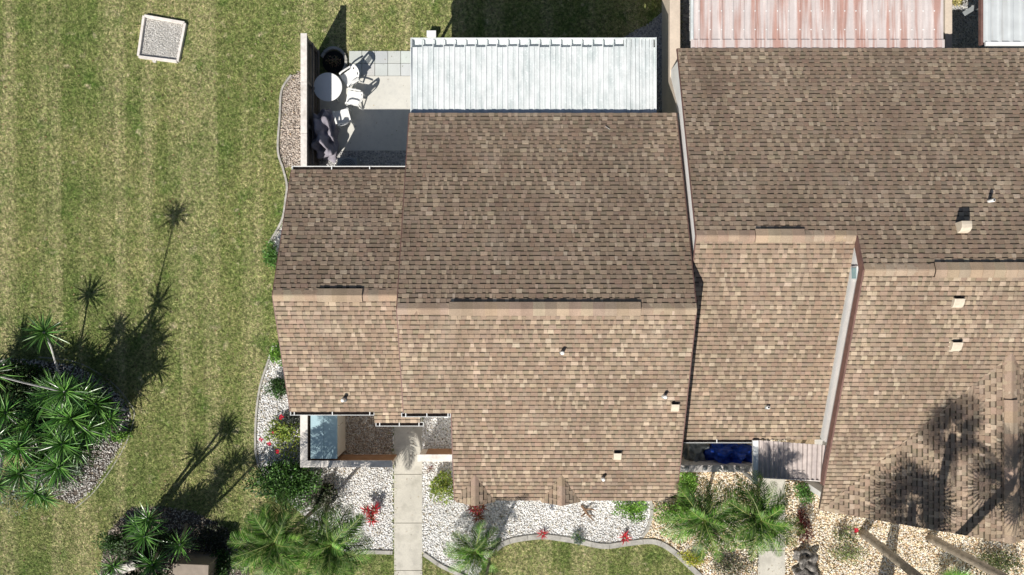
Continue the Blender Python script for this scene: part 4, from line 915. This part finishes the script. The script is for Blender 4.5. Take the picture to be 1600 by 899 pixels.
yl = [sword(.80, .058, d, pal=YP, seed=i) for i, d in enumerate((.1, .25, .45, .2, .6, .35, .15, .5))]
yl_dead = [sword(.5, .045, d, pal=[(.22, .16, .08), (.16, .11, .06)], seed=50+i) for i, d in enumerate((.9, 1.3))]
def rosette(parent, ctr, axis, n, scale, leaves, spread=(5, 105), core='whitebark', seed=0, name='rosette', dead=0, aim=None):
    rs = random.Random(seed); ctr = Vector(ctr); q = Vector((0, 0, 1)).rotation_difference(Vector(axis).normalized())
    m = MB(); m.tube([(0, 0, -.12*scale), (0, 0, .02), (0, 0, .10*scale)], [.05*scale, .06*scale, .02*scale], 7); core_o = link_mesh(name, m.data(name, M['leafgloss'] if core == 'green' else M[core]), parent)
    core_o.location = ctr; core_o.rotation_mode = 'QUATERNION'; core_o.rotation_quaternion = q
    for i in range(n+dead):
        t = (i+.5)/n; pol = math.radians(spread[0]+(spread[1]-spread[0])*min(t, 1)**.8+rs.uniform(-7, 7)); az = i*2.39996+rs.uniform(-.25, .25)
        lm = rs.choice(leaves)
        if i >= n: pol = math.radians(rs.uniform(115, 150)); lm = rs.choice(yl_dead)
        o = bpy.data.objects.new('leaf', lm); C.objects.link(o); o.parent = core_o; sc = scale*rs.uniform(.8, 1.12)*(.7+.3*min(1, t*2.5))
        o.matrix_basis = Matrix.Rotation(az, 4, 'Z') @ Matrix.Rotation(pol-math.pi/2, 4, 'Y') @ Matrix.Rotation(rs.uniform(-.5, .5), 4, 'X') @ Matrix.Scale(sc, 4)
    return core_o
def yucca(label, base, heads, group=None, tr=.055, bark='whitebark', name='yucca'):
    """base=(u,v) on the ground; heads=[(u,v,z,n,scale)]"""
    b = G(*base); r = empty(name, b, 0, label, 'yucca', group)
    for i, (u, v, z, n, sc) in enumerate(heads):
        p = G(u, v, z)-b; m = MB(); mid = p*.5+Vector((R.uniform(-.08, .08), R.uniform(-.08, .08), .03))
        m.tube([(0, 0, -.05), p*.25+Vector((R.uniform(-.04, .04), 0, 0)), mid, p*.8+Vector((R.uniform(-.04, .04), 0, 0)), p], [tr*1.4, tr*1.05, tr, tr*.85, tr*.8], 7); m.build('trunk', M[bark], r)
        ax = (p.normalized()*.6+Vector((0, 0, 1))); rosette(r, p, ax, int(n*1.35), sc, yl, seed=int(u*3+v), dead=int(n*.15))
    return r
yucca('yucca with pale bent trunk leaning out at the top of the bed', (108, 628), [(70, 520, 1.35, 46, 1.05)], tr=.035)
yucca('tall thin yucca leaning out past the left photo edge', (196, 642), [(-16, 584, 5.3, 52, 1.0)], tr=.03)
yucca('yucca heads in the upper left of the spiky cluster', (95, 655), [(78, 620, 2.0, 46, 1.0), (100, 650, 2.3, 48, 1.05), (60, 640, 1.5, 46, 1.0), (110, 622, 1.5, 40, .9), (128, 618, 2.2, 44, .95), (84, 608, 2.0, 44, .95), (102, 612, 2.9, 48, 1.0)])
yucca('yucca heads on the right side of the spiky cluster', (150, 660), [(150, 632, 2.0, 44, 1.0), (172, 655, 1.6, 40, .9), (142, 612, 1.3, 36, .85), (158, 668, 1.2, 40, .9)])
yucca('yucca in the middle of the spiky cluster', (110, 680), [(112, 655, 2.4, 52, 1.1), (135, 672, 2.0, 44, .95), (118, 700, 1.4, 44, .95), (85, 680, 1.7, 44, 1.)])
yucca('yucca at the left photo edge above the silvery plants', (60, 690), [(30, 700, 2.2, 50, 1.05), (10, 645, 2.0, 44, 1.05), (45, 665, 1.5, 46, 1.)])
yucca('bright yucca head at the lower right of the cluster', (115, 705), [(92, 730, 2.0, 50, 1.05), (98, 695, 2.4, 48, 1.0), (70, 715, 1.4, 44, 1.)])
yucca('yucca at the lower left of the cluster', (60, 730), [(32, 740, 1.9, 46, 1.0), (55, 770, 1.3, 40, .8), (70, 778, .9, 36, .85)])
yucca('tall yucca clump just past the bottom edge by the tan cabinet', (205, 925), [(200, 945, 3.2, 44, .9), (235, 948, 3.7, 44, .9), (180, 965, 3.9, 44, .9), (215, 940, 2.6, 44, .85), (190, 950, 2.9, 40, .9)], bark='bark')
yucca('low yucca under the left photo edge', (8, 700), [(-8, 690, 2.6, 46, 1.0), (-5, 760, 1.9, 40, .9)])
yucca('tall yucca with dark double head below the shaded lawn', (245, 800), [(226, 838, 2.9, 44, .85), (232, 812, 2.6, 42, .85), (215, 822, 2.0, 40, .8)], bark='bark')
yucca('bright star shaped yucca above the tan cabinet', (290, 820), [(282, 851, 2.3, 36, .80)], bark='bark')
yucca('yucca at the bottom edge left of the tan cabinet', (255, 845), [(238, 882, 2.4, 46, .85)], bark='bark')
yucca('small yucca at the lower left near the pale rocks', (190, 870), [(178, 885, 1.0, 34, .75), (160, 905, .9, 30, .75)], bark='bark')
yucca('shaded yucca beyond the left photo edge', (-30, 640), [(-50, 600, 1.5, 50, 1.1), (-45, 640, 1.9, 50, 1.1), (-45, 615, 1.7, 46, 1.)], bark='bark')
# red bromeliads and cordylines
bl_ = [sword(.30, .05, d, pal=[(.45, .02, .03), (.62, .04, .05), (.30, .015, .03)], seed=70+i, n=4) for i, d in enumerate((.3, .6, .8, .45))]
dk_ = [sword(.30, .045, d, pal=[(.16, .015, .03), (.26, .02, .04), (.10, .02, .02), (.22, .07, .02)], seed=80+i, n=4) for i, d in enumerate((.3, .7, 1., .5))]
def brom(u, v, label, n, sc, leaves, z=.12, cat='bromeliad', name='bromeliad', heads=1, rpx=0):
    b = G(u, v, z); r = empty(name, (b.x, b.y, 0), 0, label, cat)
    for k in range(heads):
        a = k*2.4; q = Vector((math.cos(a), math.sin(a), 0))*rpx*.0215*(0 if k == 0 else 1)
        m = MB(); m.tube([(0, 0, 0), q+Vector((0, 0, z))], .015, 6); m.build('stem', M['bark'], r)
        rosette(r, q+Vector((0, 0, z)), (q.x, q.y, 1), n, sc, leaves, (20, 95), 'bark', int(u+v+k))
brom(848, 834, 'bright red bromeliad on the edging, left of two', 18, .85, bl_)
brom(976, 840, 'bright red bromeliad on the edging near the tan pebbles', 20, 1.0, bl_)
brom(746, 799, 'dark red cordyline below the left end of the front eave', 22, 1.1, dk_, .45, 'cordyline', 'cordyline', 4, 9)
brom(580, 803, 'crimson cordyline in the white pebbles left of the walkway', 24, 1.0, [bl_[0], dk_[1], bl_[2], dk_[0]], .40, 'cordyline', 'cordyline', 4, 9)
brom(672, 733, 'tiny dark red plant at the base of the short courtyard wall', 10, .7, dk_, .08, 'cordyline', 'cordyline')
brom(862, 793, 'small blue grey spiky plant in the white pebbles', 12, .6, [sword(.3, .04, .4, pal=[(.2, .24, .28)], seed=9, n=4)], .06, 'plant', 'spiky_plant')

# feather palms
def frond_mesh(length, droop, seed, pal, nl=27, wl=.36, mtl='leaf'):
    rs = random.Random(seed); m = MB(); P = []
    N = 12
    for i in range(N+1):
        t = i/N; x = length*(t-.10*droop*t*t); z = length*(.32*t-.62*droop*t*t); P.append(Vector((x, 0, z)))
    br_ = rs.choice((.6, .8, 1.0, 1.25)); pal = [tuple(x*br_ for x in q) for q in pal]; c = jit((.32, .40, .12), .2, rs)
    m.tube(P, [.024*(1-.85*i/N)+.003 for i in range(N+1)], 4, c, cap=False)
    for k in range(nl):
        t = .10+.90*(k/(nl-1)); f = t*N; i = min(int(f), N-1); p = P[i].lerp(P[i+1], f-i); d = (P[i+1]-P[i]).normalized()
        L_ = wl*(math.sin(math.pi*min(1, t*.92+.08))**.6)*rs.uniform(.85, 1.1)+.03
        for s_ in (-1, 1):
            fw = .55+.5*t+rs.uniform(-.12, .12); dd = (d*fw+Vector((0, s_, 0))+Vector((0, 0, .28-.25*t+rs.uniform(-.15, .15)))).normalized()
            w = .017; q = p+dd*L_; q.z -= L_*.18; mid = p+dd*L_*.5; mid.z += .0
            cc = jit(rs.choice(pal), .25, rs); wv = d*w
            m.mesh([p-wv*.5, p+wv*.5, mid+wv*.9, q, mid-wv*.9], [(0, 1, 2, 3, 4)], cc)
    return m.data('frond', M[mtl])
FP = [(.10, .23, .035), (.16, .33, .05), (.22, .38, .08), (.06, .14, .025), (.30, .42, .15)]
fr_v = [frond_mesh(1.45, d, i, FP) for i, d in enumerate((.55, .75, .95, .65, .85, 1.1, .45, .5, .7, .9, 1.0, .6))]
def feather_palm(label, base, crown, n, sc, fronds=None, tr=.06, elev=(70, -12), group=None, asym=None, seed=0):
    b = G(*base); p = G(*crown)-b; r = empty('feather_palm', b, 0, label, 'palm tree', group); rs = random.Random(seed)
    m = MB(); K_ = 14; pts = []
    for i in range(K_+1):
        t = i/K_; pts.append(Vector((p.x*t**1.3, p.y*t**1.3, p.z*t)))
    m.tube(pts, [tr*(1.25 if i == 0 else 1)*(1.08 if i % 2 else .94) for i in range(K_+1)], 9); m.build('trunk', M['bark'], r)
    for i in range(n):
        t = (i+.5)/n; el = math.radians(elev[0]+(elev[1]-elev[0])*t**.8+rs.uniform(-6, 6)); az = i*2.39996+rs.uniform(-.2, .2)
        o = bpy.data.objects.new('frond', rs.choice(fronds or fr_v)); C.objects.link(o); o.parent = r
        o.matrix_basis = Matrix.Translation(p) @ Matrix.Rotation(az, 4, 'Z') @ Matrix.Rotation(-el+.3, 4, 'Y') @ Matrix.Rotation(rs.uniform(-.3, .3), 4, 'X') @ Matrix.Scale(sc*rs.uniform(.85, 1.1)*(.75+.25*min(1, t*2)), 4)
    return r
G1 = 'feather palms in the front beds'
feather_palm('left one of the two feather palms beside the front walkway', (497, 792), (428, 848, 3.9), 36, 1.0, group=G1, seed=1)
feather_palm('feather palm with a leaning trunk just left of the front walkway', (512, 788), (518, 852, 3.4), 38, 1.0, group=G1, seed=2)
feather_palm('small feather palm at the left end of the wavy edging', (752, 872), (742, 862, 1.1), 26, .8, group=G1, seed=3)
feather_palm('feather palm whose crown hangs past the bottom edge below the left gable', (767, 862), (748, 945, 4.4), 26, .8, group=G1, tr=.05, seed=4)
feather_palm('full feather palm over the right walkway', (1182, 770), (1187, 812, 3.35), 36, 1.02, group=G1, seed=5, elev=(75, -25))
feather_palm('feather palm left of the one over the right walkway', (1105, 770), (1100, 812, 3.1), 28, 1.0, group=G1, seed=6, elev=(75, -22))

# fan palms beyond the lower right corner (trunks in view)
def fan_mesh(seed, L_=1.02, pet=.75, nseg=34):
    rs = random.Random(seed); m = MB(); c = (.10, .18, .05)
    m.tube([(0, 0, 0), (pet*.5, 0, .03), (pet, 0, 0)], [.02, .014, .01], 4, c, cap=False)
    for i in range(nseg):
        a = math.radians(-150+300*i/(nseg-1)); l = L_*(.72+.28*math.cos(a*.55))*rs.uniform(.85, 1.05); d = Vector((math.cos(a), math.sin(a), 0)); s_ = Vector((-d.y, d.x, 0)); o = Vector((pet, 0, 0))
        w = .027; m.mesh([o, o+d*l*.55+s_*w+Vector((0, 0, -.02)), o+d*l*.98+Vector((0, 0, -.16*l*rs.uniform(.5, 1.2))), o+d*l*.55-s_*w+Vector((0, 0, -.02))], [(0, 1, 2, 3)], jit(rs.choice(FP[:4]), .2, rs))
    return m.data('fan_leaf', M['leafgloss'])
fans = [fan_mesh(i) for i in range(5)]
def fan_palm(label, base, top, n, sc, tr=.13, seed=0, group='tall fan palms at the lower right'):
    b = Vector((*base, 0)); p = Vector(top)-b; r = empty('fan_palm', b, 0, label, 'palm tree', group); rs = random.Random(seed)
    m = MB(); K_ = 20; m.tube([Vector((p.x*(i/K_)**1.1, p.y*(i/K_)**1.1, p.z*i/K_)) for i in range(K_+1)], [tr*(1.2-.3*i/K_)*(1.04 if i % 2 else .97) for i in range(K_+1)], 12); m.build('trunk', M['bark'], r, smooth=True)
    for i in range(n):
        t = (i+.5)/n; el = math.radians(72-115*t+rs.uniform(-8, 8)); az = i*2.39996+rs.uniform(-.25, .25); o = bpy.data.objects.new('fan_leaf', rs.choice(fans)); C.objects.link(o); o.parent = r
        o.matrix_basis = Matrix.Translation(p) @ Matrix.Rotation(az, 4, 'Z') @ Matrix.Rotation(-el, 4, 'Y') @ Matrix.Rotation(rs.uniform(-.6, .6), 4, 'X') @ Matrix.Scale(sc*rs.uniform(.85, 1.1), 4)
fan_palm('fan palm whose bare trunk stands left of the other in the tan pebbles', (12.5, -8.74), (12.9, -9.5, 8.2), 15, .86, seed=1)
fan_palm('fan palm whose mossy trunk stands right of the other in the tan pebbles', (14.9, -8.92), (15.6, -9.0, 7.2), 22, .8, seed=2)
fan_palm('fan palm below the photo edge casting the left roof shadow', (13.3, -11.2), (10.6, -10.3, 6.9), 16, .86, seed=3)
fan_palm('fan palm below the photo edge casting the upper roof shadow', (13.0, -11.0), (11.1, -8.95, 8.3), 11, .74, seed=4)
r = empty('low_fan_palm', G(1478, 905), 0, 'low spiky fan palm at the bottom edge between the palm trunks', 'palm tree')
m = MB(); m.tube([(0, 0, 0), (0, 0, .25)], .06, 8); m.build('trunk', M['bark'], r)
for i in range(9):
    o = bpy.data.objects.new('fan_leaf', fans[i % 5]); C.objects.link(o); o.parent = r; o.matrix_basis = Matrix.Translation((0, 0, .25)) @ Matrix.Rotation(i*.7, 4, 'Z') @ Matrix.Rotation(-.6-.1*(i % 3), 4, 'Y') @ Matrix.Scale(.55, 4)

# ------------------------------------------------------------ rocks, driftwood and the box at the lower left
lump('dark_rock', G(1257, 872), .34, .30, .35, 'rock', amp=.5, fr=5, seed=2, label='rough dark rock beside the right walkway', cat='rock', boxy=.75)
lump('dark_rock', G(1258, 893), .36, .22, .28, 'rock', amp=.5, fr=5, seed=7, label='rough dark rock at the bottom edge right of the walkway', cat='rock', boxy=.75)
lump('pale_rock', G(205, 882), .42, .20, .22, 'palerock', amp=.4, fr=5, seed=4, ang=.4, label='long pale rock among the lower left yuccas', cat='rock', boxy=.8)
lump('pale_rock', G(188, 899), .25, .2, .2, 'palerock', amp=.4, fr=5, seed=14, label='small pale rock at the bottom left edge', cat='rock', boxy=.8)
bx = empty('tan_box', (-10.95, -10.1, 0), -.04, 'plain tan utility cabinet at the bottom edge below the yuccas', 'cabinet'); m = MB(); m.box(-.56, .58, -.7, .66, 0, 1.14); m.build('body', M['browngloss'], bx, bevel=.02); m = MB(); m.box(-.6, .62, -.74, .70, 1.141, 1.20); m.build('lid', M['browngloss'], bx, bevel=.015)
m = MB(); m.box(.58, .60, -.3, .3, .2, 1.0); m.build('door', M['browngloss'], bx, bevel=.006)
dw = empty('driftwood', G(915, 800), 0, 'twisted driftwood in the white pebbles under the right gable', 'driftwood'); m = MB()
for a, b, r_ in (((-.15, .25, .05), (.28, -.28, .12), .05), ((-.05, .1, .06), (.35, .12, .22), .04), ((.0, .0, .08), (-.2, -.1, .2), .035), ((.1, -.1, .1), (.3, -.05, .3), .03)):
    a, b = Vector(a), Vector(b); mid = (a+b)/2+Vector((R.uniform(-.05, .05), R.uniform(-.05, .05), .06)); m.tube([a, mid, b], [r_, r_*.8, r_*.3], 7)
m.build('branch', M['wood'], dw)

for (u, v, z, ln, an, lb) in ((951, 201, zA(5.0)+.03, .22, -.6, 'small pale twig lying on the dark centre roof'), (876, 233, zA(4.35)+.03, .16, .1, 'small pale bark scrap on the dark centre roof'), (1182, 152, zBn(6.1)+.03, .15, 0, 'small pale scrap on the dark right roof')):
    p = G(u, v, z); m = MB(); d = Vector((math.cos(an), math.sin(an), 0)); p = p-Vector((0, 0, .012)); m.tube([p-d*ln*.6, p+Vector((0, 0, .006)), p+d*ln*.6], [.008, .012, .006], 6); tag(m.build('twig', M['palerock']), lb, 'twig')

# ------------------------------------------------------------ fallen leaves
def litter(name, poly, dens, z, pal, l0=.03, l1=.07, ex=()):
    xs, ys = scatter(poly, dens, ex); n = len(xs); a = NR.uniform(0, 6.28, n); l = NR.uniform(l0, l1, n); w = l*.35; ca, sa = np.cos(a), np.sin(a)
    zz = z+NR.uniform(.002, .02, (n, 4)); X = np.stack([xs, xs+ca*l*.5-sa*w, xs+ca*l, xs+ca*l*.5+sa*w], 1); Y = np.stack([ys, ys+sa*l*.5+ca*w, ys+sa*l, ys+sa*l*.5-ca*w], 1)
    b = np.arange(n)*4; pal = np.asarray(pal); tag(link_mesh(name, np_mesh(name, np.stack([X, Y, zz], -1).reshape(-1, 3), np.stack([b, b+1, b+2, b+3], 1), M['leaf'], pal[NR.integers(0, len(pal), n)]*NR.uniform(.7, 1.2, (n, 1)))), None, None, None, 'stuff')
LIT = [(.30, .20, .10), (.20, .12, .06), (.40, .30, .15), (.14, .09, .05), (.22, .24, .08)]
litter('fallen_leaves', BED_LEFT, 22, .035, LIT, ex=(HOUSE_A,)); litter('fallen_leaves', BED_RIGHT, 14, .035, LIT, ex=(HOUSE_A,)); litter('fallen_leaves', BED_TAN, 26, .045, LIT, ex=(HOUSE_B, WALK_B))
litter('fallen_leaves', WALK_A, 5, .037, LIT, .02, .05); litter('fallen_leaves', WALK_B, 14, .037, LIT, .02, .05); litter('fallen_leaves', [(-19, -10.5), (-7.5, -10.5), (-7.5, 9), (-19, 9)], 2.2, .045, LIT+[(.5, .42, .26)], .04, .09)
litter('fallen_leaves', PATIO, 3, .038, LIT, .02, .05)
